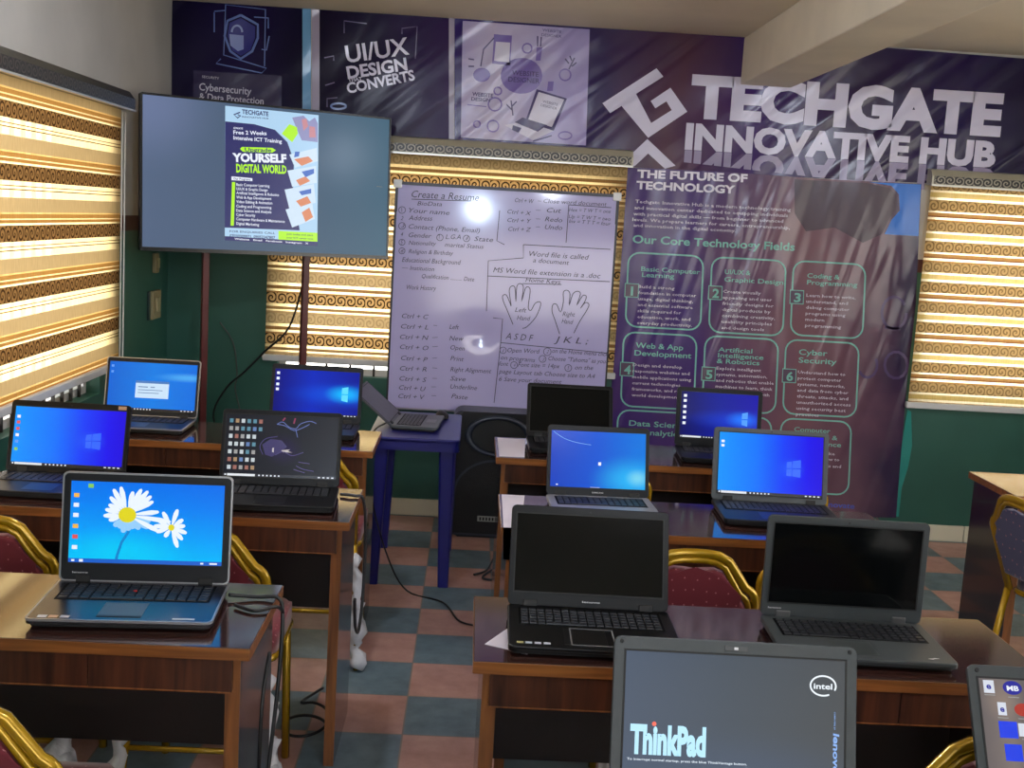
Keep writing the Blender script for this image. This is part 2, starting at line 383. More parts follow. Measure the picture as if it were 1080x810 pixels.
def wall_paint():
    m = bpy.data.materials.new('two_tone_wall_paint'); m.use_nodes = True; n = m.node_tree; b = n.nodes['Principled BSDF']
    t = n.nodes.new('ShaderNodeTexCoord'); sp = n.nodes.new('ShaderNodeSeparateXYZ'); n.links.new(t.outputs['Object'], sp.inputs[0])
    r = n.nodes.new('ShaderNodeValToRGB'); r.color_ramp.interpolation = 'CONSTANT'; el = r.color_ramp.elements
    mr = n.nodes.new('ShaderNodeMath'); mr.operation = 'DIVIDE'; mr.inputs[1].default_value = 3.0; n.links.new(sp.outputs['Z'], mr.inputs[0]); n.links.new(mr.outputs[0], r.inputs[0])
    el[0].color = (*lin((38, 88, 76)), 1); el[1].position = 1.47/3; el[1].color = (*lin((70, 22, 26)), 1); k = el.new(1.545/3); k.color = (*lin((176, 172, 166)), 1)
    nz = n.nodes.new('ShaderNodeTexNoise'); nz.inputs['Scale'].default_value = 3; nz.inputs['Detail'].default_value = 6; n.links.new(t.outputs['Object'], nz.inputs['Vector'])
    r2 = n.nodes.new('ShaderNodeMapRange'); r2.inputs[3].default_value = .78; r2.inputs[4].default_value = 1.18; n.links.new(nz.outputs[0], r2.inputs[0])
    sc = n.nodes.new('ShaderNodeVectorMath'); sc.operation = 'SCALE'; n.links.new(r.outputs[0], sc.inputs[0]); n.links.new(r2.outputs[0], sc.inputs['Scale']); n.links.new(sc.outputs[0], b.inputs['Base Color'])
    b.inputs['Roughness'].default_value = .5
    bp = n.nodes.new('ShaderNodeBump'); bp.inputs['Strength'].default_value = .15; bp.inputs['Distance'].default_value = .02; n.links.new(nz.outputs[0], bp.inputs['Height']); n.links.new(bp.outputs[0], b.inputs['Normal'])
    return m
wp = wall_paint()
T = .2
# left wall with one long window opening, back wall with two
LW = (2.2, 5.13, .77, 2.0)             # y0 y1 z0 z1
CW = (-1.03, .70, .745, 1.86)          # x0 x1 z0 z1
RW = (2.43, 3.55, .80, 1.94)
m = MB(); y0, y1, z0, z1 = LW
m.box(XL-T, XL, YF-T, y0, 0, ZC); m.box(XL-T, XL, y1, YB+T, 0, ZC); m.box(XL-T, XL, y0, y1, 0, z0); m.box(XL-T, XL, y0, y1, z1, ZC)
struct(m.build('wall_left', wp))
m = MB(); xs = [XL, CW[0], CW[1], RW[0], RW[1], XR]
m.box(XL, CW[0], YB, YB+T, 0, ZC); m.box(CW[1], RW[0], YB, YB+T, 0, ZC); m.box(RW[1], XR, YB, YB+T, 0, ZC)
for w in (CW, RW): m.box(w[0], w[1], YB, YB+T, 0, w[2]); m.box(w[0], w[1], YB, YB+T, w[3], ZC)
struct(m.build('wall_back', wp))
m = MB(); m.box(XR, XR+T, YF-T, .6, 0, ZC); m.box(XR, XR+T, 4.0, YB+T, 0, ZC); m.box(XR, XR+T, .6, 4.0, 0, .85); m.box(XR, XR+T, .6, 4.0, 2.05, ZC)  # opening added for the unseen side window that lights the ceiling
struct(m.build('wall_right', wp))
# rear wall behind the viewer; its unseen wide window is added for daylight
m = MB(); m.box(XL, -.6, YF-T, YF, 0, ZC); m.box(2.8, XR, YF-T, YF, 0, ZC); m.box(-.6, 2.8, YF-T, YF, 0, .9); m.box(-.6, 2.8, YF-T, YF, 2.1, ZC)
struct(m.build('wall_rear', wp))
# ceiling beam running towards the viewer
struct(MB().box(1.335, 1.605, YF, YB, 2.40, ZC, bev=.008).build('trim_1', mat('cream_beam_paint', (228, 218, 198), .75, noise=.08, nscale=3, bump=.12, bscale=12)))
tile = mat('cream_skirting_tile', (214, 208, 186), .3)
def skirt(name, pieces):
    s = MB()
    for p in pieces: s.box(*p, bev=.003, seg=1)
    struct(s.build(name, tile))
skirt('baseboard_back', [(XL+.012+i*.4, min(XL+.009+(i+1)*.4, XR-.012), YB-.012, YB, 0, .092) for i in range(14)])
skirt('baseboard_left', [(XL, XL+.012, YF+i*.4, min(YF+(i+1)*.4-.003, YB-.012), 0, .092) for i in range(23)])
skirt('baseboard_right', [(XR-.012, XR, YF+i*.4, min(YF+(i+1)*.4-.003, YB-.012), 0, .092) for i in range(23)])
# windows: metal frames, burglar bars and panes
alu = mat('white_window_frame', (200, 202, 205), .4); bar_m = mat('dark_window_bar', (34, 30, 28), .5)
gl = bpy.data.materials.new('window_glass'); gl.use_nodes = True; n_ = gl.node_tree; n_.nodes.clear()
o_ = n_.nodes.new('ShaderNodeOutputMaterial'); a_ = n_.nodes.new('ShaderNodeBsdfTransparent'); b_ = n_.nodes.new('ShaderNodeBsdfGlossy'); b_.inputs['Roughness'].default_value = .02
f_ = n_.nodes.new('ShaderNodeMixShader'); f_.inputs[0].default_value = .06; n_.links.new(a_.outputs[0], f_.inputs[1]); n_.links.new(b_.outputs[0], f_.inputs[2]); n_.links.new(f_.outputs[0], o_.inputs[0])
def window(name, M, w, h, step, mid):
    """local x along, y up, z into the room"""
    r = MB(); t = .035
    for a in ((0, w, 0, t), (0, w, h-t, h), (0, t, t, h-t), (w-t, w, t, h-t)): r.box(a[0], a[1], a[2], a[3], -.10, -.06)
    if mid: r.box(0, w, .085, .10, -.10, -.06)
    root = r.build(name, alu); root.matrix_world = M; struct(root)
    b = MB(); x = step
    while x < w-.05: b.box(x-.006, x+.006, 0, h, -.055, -.043); x += step
    b.build('window_bar', bar_m, root)
    MB().box(.01, w-.01, .01, h-.01, -.083, -.079).build('window_pane', gl, root)
window('window_1', frame((XL, LW[0], LW[2]), (0, 1, 0), (0, 0, 1)), LW[1]-LW[0], LW[3]-LW[2], .104, True)
window('window_2', frame((CW[0], YB, CW[2]), (1, 0, 0), (0, 0, 1)), CW[1]-CW[0], CW[3]-CW[2], .128, True)
window('window_3', frame((RW[0], YB, RW[2]), (1, 0, 0), (0, 0, 1)), RW[1]-RW[0], RW[3]-RW[2], .128, False)
window('added_window_4', frame((2.8, YF, .9), (-1, 0, 0), (0, 0, 1)), 3.4, 1.2, .4, False)  # unseen rear window, added to let daylight in from behind
window('added_window_5', frame((XR, 4.0, .85), (0, -1, 0), (0, 0, 1)), 3.4, 1.2, .4, False)  # unseen side window, added to throw daylight up onto the ceiling
# unseen roof overhang added outside to dim the top of the left blind
struct(MB().box(XL-T-1.3, XL-T, YF, YB+1, 2.08, 2.16).build('trim_2', mat('added_eave', (120, 116, 110), .9)))

# ceiling LED bulbs, out of view; two are added to brighten the far ceiling
def bulb(x, y, lab, k=1.0, c=(.80, .87, 1)):
    t = empty('ceiling_light', (x, y, ZC)); tag(t, lab, 'ceiling light', 'LED bulbs on the ceiling')
    MB().lathe([(.055, 0), (.055, -.012), (.03, -.03), (.022, -.075), (.02, -.08)], 20).build('lamp_holder', mat('white_plastic', (235, 235, 235), .4), t)
    MB().lathe([(.02, -.08), (.03, -.10), (.036, -.13), (.032, -.155), (.018, -.172), (.002, -.176)], 20).build('bulb', glow('led_bulb', (205, 222, 255), 30), t, smooth=True)
    ld = bpy.data.lights.new('bulb_light', 'POINT'); ld.shadow_soft_size = .045; ld.energy = LAMP_W*k; ld.color = c
    lo = bpy.data.objects.new('bulb_light', ld); COL.objects.link(lo); lo.parent = t; lo.location = (0, 0, -.235)
bulb(.0, -2.0, 'white LED bulb on the ceiling behind the viewer', 2.2, (.62, .78, 1))
bulb(-.6, 3.5, 'added unseen LED bulb on the ceiling above the left desks')  # unseen bulb, added to brighten the ceiling on the left
bulb(2.5, 3.4, 'added unseen LED bulb on the ceiling right of the beam')  # unseen bulb, added to brighten the ceiling on the right
bulb(.7, .9, 'white LED bulb on the ceiling above the nearest desks')

# ------------------------------------------------------------------ roller blinds
GOLD, TAN, DKB = (206, 156, 78), (176, 142, 92), (120, 82, 40)
LB = [(0, (146, 108, 64), 0, .85), (.255, (252, 226, 168), .62, 0), (.33, (126, 88, 44), .02, 0), (.345, (252, 226, 168), .62, 0), (.39, (126, 88, 44), .02, 0),
      (.41, (252, 226, 168), .62, 0), (.53, (198, 168, 118), .03, 0), (.77, (236, 190, 116), .2, 0), (.80, (188, 136, 70), .03, 0), (.875, (248, 212, 150), .3, 0), (.895, (184, 130, 66), .02, 0), (.95, (252, 226, 168), .5, 0), (.985, (146, 108, 64), 0, .5)]
CB = [(0, (200, 160, 104), 0, .95), (.26, (252, 226, 168), .6, 0), (.33, (150, 116, 72), .03, 0), (.40, (252, 226, 168), .45, 0), (.445, (178, 146, 100), .05, 0), (.49, (186, 158, 112), .03, .32),
      (.75, (252, 226, 168), .6, 0), (.82, (146, 108, 64), .03, 0), (.90, (252, 226, 168), .5, 0), (.96, (160, 118, 70), .03, 0)]
RB = [(0, (196, 160, 106), 0, .6), (.25, (255, 236, 196), .6, 0), (.29, (184, 136, 78), .03, 0), (.36, (146, 98, 60), .02, 0), (.40, (255, 236, 196), .6, 0), (.46, (184, 136, 78), .03, 0), (.5, (192, 158, 106), 0, .5),
      (.75, (255, 238, 200), .62, 0), (.80, (210, 180, 110), .12, 0), (.92, (255, 238, 200), .62, 0), (.98, (196, 160, 106), 0, .3)]
ORN_Z = (0, .042)
def ornament_strip(lo=(30, 26, 22), hi=(150, 140, 122)):
    m = bpy.data.materials.new('carved_scroll_strip'); m.use_nodes = True; n = m.node_tree; b = n.nodes['Principled BSDF']
    t = n.nodes.new('ShaderNodeTexCoord'); sp = n.nodes.new('ShaderNodeSeparateXYZ'); n.links.new(t.outputs['Object'], sp.inputs[0])
    v = n.nodes.new('ShaderNodeMapRange'); v.inputs[1].default_value = ORN_Z[0]; v.inputs[2].default_value = ORN_Z[1]; v.inputs[4].default_value = .26; n.links.new(sp.outputs['Y'], v.inputs[0])
    sn = scroll_nodes(n, sp.outputs['X'], v.outputs[0], .05)
    r = n.nodes.new('ShaderNodeValToRGB'); r.color_ramp.elements[0].position = .3; r.color_ramp.elements[1].position = .75
    r.color_ramp.elements[0].color = (*lin(lo), 1); r.color_ramp.elements[1].color = (*lin(hi), 1)
    n.links.new(sn, r.inputs[0]); n.links.new(r.outputs[0], b.inputs['Base Color']); b.inputs['Roughness'].default_value = .35; return m
orn_m = ornament_strip()
def blind(M, w, h, ztop, cm, label, head, strip, rail, hh=.085, hd=.075, cord=None):
    """local x along the wall, y up, z into the room; origin bottom left"""
    root = empty('roller_blind'); root.matrix_world = M; tag(root, label, 'blind', 'roller blinds over the windows')
    c = MB(); n = 40
    for i in range(n):
        a, b = i*h/n, (i+1)*h/n
        c.poly([(0, a, .02), (w, a, .02), (w, b, .02), (0, b, .02)], [(0, a), (w, a), (w, b), (0, b)])
    c.build('blind_fabric', cm, root, smooth=False)
    hd_ = MB(); prof = [(0, 0), (hd, 0), (hd, hh*.55), (hd*.7, hh*.92), (hd*.35, hh), (0, hh)]
    hd_.prism([(p[0], p[1]) for p in prof], -.02, w+.02, M=Matrix(((0, 0, 1, 0), (0, 1, 0, h), (1, 0, 0, 0), (0, 0, 0, 1))), bev=.006)
    hb = hd_.build('headrail', head, root)
    MB().box(-.01, w+.01, 0, hh*.56-.006, hd, hd+.003).build('ornament_strip', strip, hb, Matrix.Translation((0, h+.006, 0)))
    MB().box(-.02, w+.02, h-.006, h+.002, hd-.01, hd+.005).build('edge_strip', mat('silver_edge', (200, 198, 190), .3, .5), hb)
    MB().box(-.012, w+.012, -.03, .004, .005, .035, bev=.006).build('bottom_rail', rail, root)
    if cord is not None:
        q = MB(); x = cord
        q.tube([(x, h, -.012), (x, -.1, -.012), (x+.02, -.14, -.010), (x+.045, -.1, -.012), (x+.045, h, -.012)], .0035, 6); q.build('pull_cord', mat('white_cord', (225, 222, 215), .5), root)
    return root
white_rail = mat('white_rail', (206, 206, 206), .4)
hl = mat('black_marbled_headrail', (58, 56, 52), .28, noise=.5, nscale=60); hc = mat('champagne_headrail', (176, 170, 150), .35, .3)
# left wall
zb = .905
blind(frame((XL+.03, 2.1, zb), (0, 1, 0), (0, 0, 1)), 3.13, 1.10, 2.0, blind_mat('left_blind_cloth', .2055, 1.923-zb+.0, LB), 'wide striped gold and brown blind along the left wall', hl, ornament_strip((24, 22, 20), (84, 78, 70)), white_rail, cord=3.255)
pc = at(284, 376, YB-.06)
blind(frame((-1.09, YB-.005, .845), (1, 0, 0), (0, 0, 1)).copy() @ Matrix.Translation((0, 0, .02)), 1.86, 1.095, 2.0, blind_mat('middle_blind_cloth', .2165, 1.395-.845, CB), 'gold and black scroll striped blind behind the whiteboard', hc, orn_m, white_rail)
blind(frame((2.385, YB-.005, .775), (1, 0, 0), (0, 0, 1)) @ Matrix.Translation((0, 0, .02)), 1.23, 1.165, 2.0, blind_mat('right_blind_cloth', .2165*1.0, 1.862-.775, RB), 'gold scroll striped blind at the right edge, beside the tall poster', hc, orn_m, white_rail)

# ------------------------------------------------------------------ banners on the back wall
class Sheet:
    """a printed sheet on the back wall; pixel corners give its outline"""
    def __init__(s, name, outline, Y, material, label, cat, group=None, wave=.004):
        s.Y = Y; w = [at(p[0], p[1], Y) for p in outline]
        xc = sum(p.x for p in w)/len(w); zb = min(p.z for p in w); s.o = Vector((xc, Y, zb))
        m = MB(); pts = [(p.x-xc, p.z-zb) for p in w]
        m.prism(pts, -.0015, 0); s.ob = m.build(name, material); s.ob.matrix_world = frame(s.o, (1, 0, 0), (0, 0, 1)); tag(s.ob, label, cat, group)
        s.pts = pts
    def p(s, px, py):
        q = at(px, py, s.Y); return (q.x-s.o.x, q.z-s.o.z)
    def text(s, items, material, name='lettering', z=.001, res=3):
        """items: (string, x0, y0, x1, y1, cap px, bold)"""
        for it in items:
            m = MB(); st, x0, y0, x1, y1, cap = it[:6]; bold = it[6] if len(it) > 6 else 0; shear = it[7] if len(it) > 7 else 0; flip = it[8] if len(it) > 8 else False
            put_text(m, st, s.p(x0, y0), s.p(x1, y1), cap*(s.Y)/F, bold, shear, z, res, flip); m.build(name, material, s.ob, smooth=False)
    def shape(s, polys, material, name, z=.0008):
        for pl in polys:
            m = MB(); m.poly([(*s.p(*q), z) for q in pl]); m.build(name, material, s.ob, smooth=False)
    def lines(s, paths, wpx, material, name, z=.0012, closed=False):
        for pl in paths:
            m = MB(); m.ribbon([s.p(*q) for q in pl], wpx*s.Y/F, z, closed); m.build(name, material, s.ob, smooth=False)
def arc(cx, cy, rx, ry, a0, a1, n=12): return [(cx+rx*math.cos(math.radians(a0+(a1-a0)*i/n)), cy+ry*math.sin(math.radians(a0+(a1-a0)*i/n))) for i in range(n+1)]
def tilt(x, y, cx, cy, s=.066): return (x, y+s*(x-cx))
YS = YB-.004
white_pr = print_mat('white_print', (208, 202, 224)); pale_pr = print_mat('pale_print', (176, 176, 206))
# poster 1: cyber security
s1 = Sheet('poster', [(181, -2), (328, 9), (328, 150), (181, 140)], YS, vinyl('navy_vinyl', [(0, (20, 15, 38)), (.5, (30, 20, 60)), (1, (16, 13, 30))], 'X', -.4, .4, spec=.10, bump=.22), 'dark navy poster with a glowing shield and padlock, above the television', 'poster')
lb = print_mat('blue_line_print', (92, 110, 170)); lb2 = print_mat('deep_blue_print', (48, 48, 120)); lb3 = print_mat('card_violet_print', (38, 28, 66))
s1.shape([[(319, 8), (328, 9), (328, 150), (319, 149)]], print_mat('sky_strip', (100, 150, 190)), 'border_strip')
s1.shape([[(204, 74), (297, 80), (297, 140), (204, 138)]], lb3, 'card_panel')
s1.lines([[(226, 13), (226, 34)], [(226, 12), (238, 11)], [(268, 18), (283, 19), (283, 30)], [(284, 38), (281, 53), (276, 52)], [(233, 62), (228, 67), (276, 77), (281, 72), (236, 58), (238, 5), (280, 10), (279, 70)]], 1.2, lb, 'laptop_outline')
s1.lines([[(254, 16), (240, 22), (237, 38), (243, 54), (254, 62), (266, 54), (272, 40), (272, 26), (254, 16)]], 2.4, lb, 'shield_outline')
s1.shape([[(254, 19), (242, 24), (240, 38), (245, 53), (254, 59), (264, 53), (269, 40), (269, 28)]], lb2, 'shield_face')
s1.shape([[(242, 36), (257, 37.5), (257, 52), (251, 54), (243, 48)]], print_mat('lock_print', (130, 140, 190)), 'padlock_body', .0014)
s1.lines([arc(250, 34, 5.5, 7, 180, 360)], 2, print_mat('lock_print', (130, 140, 190)), 'padlock_shackle', .0015)
s1.text([('Cybersecurity', 210, 95, 265, 100, 7.5, .012), ('& Data Protection', 210, 105, 278, 110, 7, .012), ('SECURITY', 213, 82, 231, 84, 2.5)], print_mat('cyber_text', (190, 184, 200)))
# poster 2: UI/UX
s2 = Sheet('poster', [(329, 9), (479, 19), (479, 152), (329, 142)], YS, vinyl('plum_vinyl', [(0, (22, 16, 34)), (.45, (30, 22, 52)), (1, (58, 36, 84))], 'X', -.45, .45, spec=.11, bump=.25), 'dark purple poster headed UI/UX design, right of the shield poster', 'poster')
s2.shape([[(329, 9), (337, 9.6), (337, 142), (329, 141)], [(473.5, 18.6), (479, 19), (479, 151), (473.5, 150.5)]], print_mat('pale_margin', (158, 148, 168)), 'margin_strip')
s2.text([('UI/UX', 366, 66, 432, 57, 17.5, .018), ('DESIGN', 367, 83, 430, 73.5, 12.5, .03), ('THAT', 367.5, 86.5, 382, 84.5, 3.5, .02), ('CONVERTS', 367, 98.5, 438, 84, 10.5, .03)], white_pr)
s2.lines([[(363, 35), (363, 22), (387, 25)], [(424, 36), (424, 30), (440, 28), (438, 62)], [(342, 61), (352, 59), (352, 64)], [(343, 90), (353, 87)], [(345, 113), (345, 104), (356, 103)]], 1.1, print_mat('faint_line', (96, 84, 120)), 'corner_mark')
s2.lines([arc(357, 112, 8, 3, 0, 360, 16)], 2, print_mat('blue_line_print', (92, 110, 170)), 'ring_mark')
# long banner with the web design panel and the big lettering
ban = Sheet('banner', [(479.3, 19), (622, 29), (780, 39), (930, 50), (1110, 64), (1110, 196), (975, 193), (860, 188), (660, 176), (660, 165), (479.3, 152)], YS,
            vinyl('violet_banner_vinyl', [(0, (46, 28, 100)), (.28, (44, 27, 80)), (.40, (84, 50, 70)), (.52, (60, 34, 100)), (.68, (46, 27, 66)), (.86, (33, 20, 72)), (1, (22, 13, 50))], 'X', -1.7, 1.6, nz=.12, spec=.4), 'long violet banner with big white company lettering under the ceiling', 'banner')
ban.shape([[(488, 22), (622, 31), (618, 153.5), (486, 145)]], vinyl('lilac_print', [(0, (150, 136, 190)), (.5, (186, 176, 204)), (1, (160, 148, 196))], 'X', -1.7, -1, .6, nsc=5), 'web_panel')
dk = print_mat('dark_violet_print', (58, 40, 96)); md = print_mat('mid_violet_print', (112, 92, 164)); 
ban.shape([arc(550, 80, 22, 19, 0, 345, 22)], md, 'round_blob', .0010)
ban.shape([[(521, 36), (540, 37.5), (538, 69), (519, 67)], [(566, 50), (572, 50), (570, 64), (565, 64)], [(578, 86), (584, 86), (583, 96), (577, 96)], [(493, 110), (513, 112), (513, 113), (493, 111)]], md, 'gadget_block', .0010)
ban.shape([[(523, 44), (538, 45), (537, 66), (521, 64)]], print_mat('paper_print', (206, 200, 220)), 'gadget_screen', .0014)
ban.shape([arc(508, 79, 9, 7.5, 0, 345, 18)], md, 'bulb', .0011)
ban.lines([arc(596, 79, 6, 6, 0, 360, 16), arc(522, 110, 7, 7, 0, 360, 16), arc(520, 133, 6, 6, 0, 360, 16), arc(503, 131, 3.5, 3.5, 0, 360, 12), arc(556, 51, 5, 5, 0, 360, 14), arc(596, 143, 7, 4, 0, 360, 16), arc(525, 96, 4, 4, 0, 360, 12)], 1.6, md, 'ring_print')
ban.lines([[(521, 40), (510, 52), (507, 70)], [(600, 73), (606, 61)], [(603, 70), (608, 66)], [(600, 67), (596, 62)], [(603, 64), (601, 59)], [(541, 122), (539, 106)], [(540, 116), (534, 110)], [(540, 112), (545, 107)], [(567, 38), (567, 49)], [(571, 39), (570, 49)], [(562, 149), (582, 143)], [(494, 62), (500, 63)], [(494, 70), (500, 70)]], 1.4, dk, 'sketch_stroke')
ban.shape([[(566, 94), (598, 104), (584, 138), (554, 128)]], dk, 'laptop_screen_rim', .0012)
ban.shape([[(568, 97), (595, 105), (582, 134), (557, 126)]], print_mat('paper_print', (206, 200, 220)), 'laptop_screen', .0016)
ban.shape([[(553, 128), (584, 138), (562, 148), (532, 132)]], print_mat('paper_print', (206, 200, 220)), 'laptop_deck', .0016)
ban.shape([[(551, 124), (577, 132), (567, 139), (543, 129)], [(541, 132), (550, 135), (547, 140), (540, 137)]], dk, 'laptop_keys', .0020)
ban.text([('WEBSITE', 540, 79, 568, 81, 5, .01), ('DESIGNER', 536, 86, 569, 88, 5, .01), ('WEBSITE', 498, 101, 520, 103, 4, .02), ('DESIGN', 497, 106, 517, 107.5, 3.6, .02), ('WEBSITE', 572, 33, 592, 35, 2.8), ('DESIGNER', 571, 38, 592, 40, 2.8), ('WEBSITE', 572, 108, 588, 112, 2.8), ('DESIGNER', 570, 112, 587, 116, 2.8)], dk, 'web_lettering', .0022)
# logo mark: crossed strokes of a tilted monogram
def lg_(pts): return [(625+x/6.233, 60+y/6.233) for x, y in pts]
ban.shape([lg_([(420, 75), (465, 130), (285, 243), (385, 435), (520, 350), (485, 292), (412, 338), (382, 290), (512, 203), (622, 360), (365, 532), (190, 322), (115, 370), (65, 305)]),
           lg_([(360, 540), (545, 715), (475, 735), (365, 635), (280, 715), (220, 735), (232, 660)])], white_pr, 'logo_mark', .0012)
ban.text([('TECHGATE', 727, 121.5, 1055, 141.5, 41, .055)], white_pr, 'company_lettering', .0013)
ban.text([('INNOVATIVE HUB', 722, 156, 1049, 175.5, 25.5, .05)], white_pr, 'subtitle_lettering', .0013)
# mirrored faint copy under the subtitle, cut by the banner edge
mm = MB(); put_text(mm, 'INNOVATIVE HUB', ban.p(722, 160), ban.p(1049, 179.5), 25*YS/F, .05, 0, 0, 3, True)
bmesh.ops.bisect_plane(mm.bm, geom=mm.bm.verts[:]+mm.bm.edges[:]+mm.bm.faces[:], plane_co=(*ban.p(860, 187), 0), plane_no=(.052, 1, 0), clear_inner=True)
for v in mm.bm.verts: v.co.z = .0011
mm.build('mirrored_lettering', print_mat('faded_lilac_print', (150, 138, 170)), ban.ob, smooth=False)

# tall lower poster
YP = YS-.004
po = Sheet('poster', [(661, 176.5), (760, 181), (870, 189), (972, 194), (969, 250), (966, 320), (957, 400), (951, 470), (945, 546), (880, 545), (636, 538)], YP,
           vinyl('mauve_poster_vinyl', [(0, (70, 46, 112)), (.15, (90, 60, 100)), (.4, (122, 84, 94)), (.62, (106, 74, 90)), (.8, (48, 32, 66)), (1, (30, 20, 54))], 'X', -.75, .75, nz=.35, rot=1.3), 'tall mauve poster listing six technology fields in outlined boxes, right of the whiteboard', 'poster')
po.shape([[(916, 192), (971.5, 194.5), (968.5, 249), (933, 247), (940, 232), (949, 222), (948, 205), (940, 196)]], print_mat('sky_print', (44, 118, 214), .34, 1.3), 'blue_sky_patch', .0008)
po.shape([[(838, 189), (914, 193), (938, 198), (946, 207), (945, 221), (938, 230), (930, 247), (910, 256), (880, 240), (850, 244), (838, 225)]], print_mat('silhouette_print', (74, 54, 68), .34, 1.3), 'dark_silhouette', .0009)  # dark silhouette printed on the poster
po.lines([arc(943, 330, 13, 17, 0, 330, 16), arc(915, 385, 10, 13, -30, 150, 12), arc(945, 385, 12, 14, 0, 360, 14), [(933, 345), (950, 347)]], 3, print_mat('ghost_print', (84, 64, 104), .34, 1.3), 'ghost_mark', .0008)
po.text([('THE FUTURE OF', 672, 187, 788, 192, 8.2, .04), ('TECHNOLOGY', 671, 199, 775, 204, 8.2, .04)], print_mat('white_poster_print', (226, 220, 234), .34, 1.3), 'title_lettering')
small = print_mat('pale_poster_print', (214, 204, 220), .34, 1.3); mint = print_mat('mint_print', (126, 190, 178), .34, 1.3)
po.text([('Techgate Innovative Hub is a modern technology training', 670, 214, 834, 223, 3.6, .012), ('and innovation center dedicated to equipping individuals', 669, 220.5, 831, 229, 3.6, .012),
         ('with practical digital skills \u2014 from beginner to advanced', 668, 227, 826, 235, 3.6, .012), ('levels. We prepare learners for careers, entrepreneurship,', 667, 233, 833, 242, 3.6, .012), ('and innovation in the digital economy.', 668, 239, 776, 245, 3.6, .012)], small, 'intro_lettering', res=1)
po.text([('Our Core Technology Fields', 667, 256, 838, 264.5, 8.5, .02)], mint, 'heading_lettering')
def card(cx0, cy0, cx1, cy1, num, head, body, hs, bs, ny):
    """rounded outline with a number tab; pixel box"""
    s = .055; lean = -.045
    def Tm(x, y): return (x+lean*(y-cy0), y+s*(x-cx0))
    r = 12; pts = []
    for q in rrect(cx0, cx1, cy0, cy1, r, 5): pts.append(Tm(*q))
    po.lines([pts], 1.7, mint, 'card_outline', closed=True)
    nb = [Tm(cx0-2, ny), Tm(cx0+12, ny), Tm(cx0+12, ny+14), Tm(cx0-2, ny+14)]
    po.shape([nb], print_mat('tab_print', (92, 74, 94), .34, 1.3), 'number_tab', .0014)
    po.lines([nb], 1.2, mint, 'tab_outline', .0016, True)
    it = [(num, *Tm(cx0+(4 if num == '1' else 2), ny+12), *Tm(cx0+(6.5 if num == '1' else 9), ny+12), 9.5, .03)]
    for (st, x, y, w) in head: it.append((st, *Tm(x, y), *Tm(x+w, y), hs, .012))
    po.text(it, mint, 'card_heading', .0018)
    bt = [(st, *Tm(x, y), *Tm(x+w, y), bs, .01) for (st, x, y, w) in body]
    if bt: po.text(bt, small, 'card_text', .0015, res=1)
def body(x, y, dy, lines): return [(st, x, y+i*dy*.92, w) for i, (st, w) in enumerate(lines)]
card(663, 266, 742, 344, '1', [('Basic Computer', 677, 285, 62), ('Learning', 678, 291, 34)], body(675, 303, 6.9, [('Build a strong', 38), ('foundation in computer', 61), ('usage, digital thinking,', 58), ('and essential software', 58), ('skills required for', 46), ('education, work, and', 56), ('everyday productivity.', 58)]), 5, 3.4, 299)
card(751, 271, 829, 350, '2', [('UI/UX &', 765, 288, 27), ('Graphic Design', 765, 296, 62)], body(764, 308, 6.9, [('Create visually', 40), ('appealing and user', 52), ('friendly designs for', 54), ('digital products by', 51), ('combining creativity,', 56), ('usability principles', 53), ('and design tools', 45)]), 5, 3.4, 301.5)
card(837, 275, 913, 353, '3', [('Coding &', 852, 292, 34), ('Programming', 852, 299, 53)], body(852, 312, 6.9, [('Learn how to write,', 52), ('understand, and', 44), ('debug computer', 46), ('programs using', 42), ('modern', 20), ('programming', 38)]), 5, 3.4, 306)
card(658, 350, 735, 428, '4', [('Web & App', 671, 366, 50), ('Development', 670, 374, 60)], body(669, 385.5, 6.9, [('Design and develop', 52), ('responsive websites and', 60), ('mobile applications using', 62), ('current technologies,', 52), ('frameworks, and real', 54), ('world development', 50)]), 6, 3.4, 382)
card(744, 354, 821, 432, '5', [('Artificial', 758, 370, 36), ('Intelligence', 758, 376, 48), ('& Robotics', 757, 382, 45)], body(757, 389, 6.9, [('Explore intelligent', 47), ('systems, automation,', 54), ('and robotics that enable', 61), ('machines to learn, think', 60), ('and perform tasks with', 57)]), 5, 3.4, 387)
card(829, 358, 906, 436, '6', [('Cyber', 843, 373, 30), ('Security', 843, 381.5, 40)], body(843, 393, 6.9, [('Understand how to', 50), ('protect computer', 46), ('systems, networks,', 50), ('and data from cyber', 54), ('threats, attacks, and', 54), ('unauthorized access', 57), ('using security best', 52), ('practices', 24)]), 6, 3.4, 389)
card(652, 432, 730, 509, '7', [('Data Science', 664, 448, 62), ('& Analytics', 668, 457, 52)], [('and interactive reports', 664, 470, 55)], 6, 3.4, 465)
card(737, 437, 814, 514, '8', [], [], 5, 3.4, 470)
card(824, 441, 898, 518, '9', [('Computer', 838, 454, 38), ('Hardware &', 838, 461, 46), ('Maintenance', 838, 468, 50)], [('Learn to make', 840, 477, 42), ('and repair, how to', 841, 483, 46), ('diagnose faults and', 841, 490, 48), ('keep systems', 841, 496, 34), ('running well', 842, 503, 30)], 5, 3.4, 470)
po.text([('Innovate', 866, 534, 901, 536.5, 6, .02)], print_mat('blue_print', (84, 96, 190), .34, 1.3), 'footer_lettering')
po.shape([[(957, 432), (961, 434), (962, 470), (958, 492), (951, 515), (948, 545), (945, 545), (951, 470)]], print_mat('teal_print', (46, 140, 132), .3), 'teal_strip', -.0006)  # narrow teal strip along the lower right edge

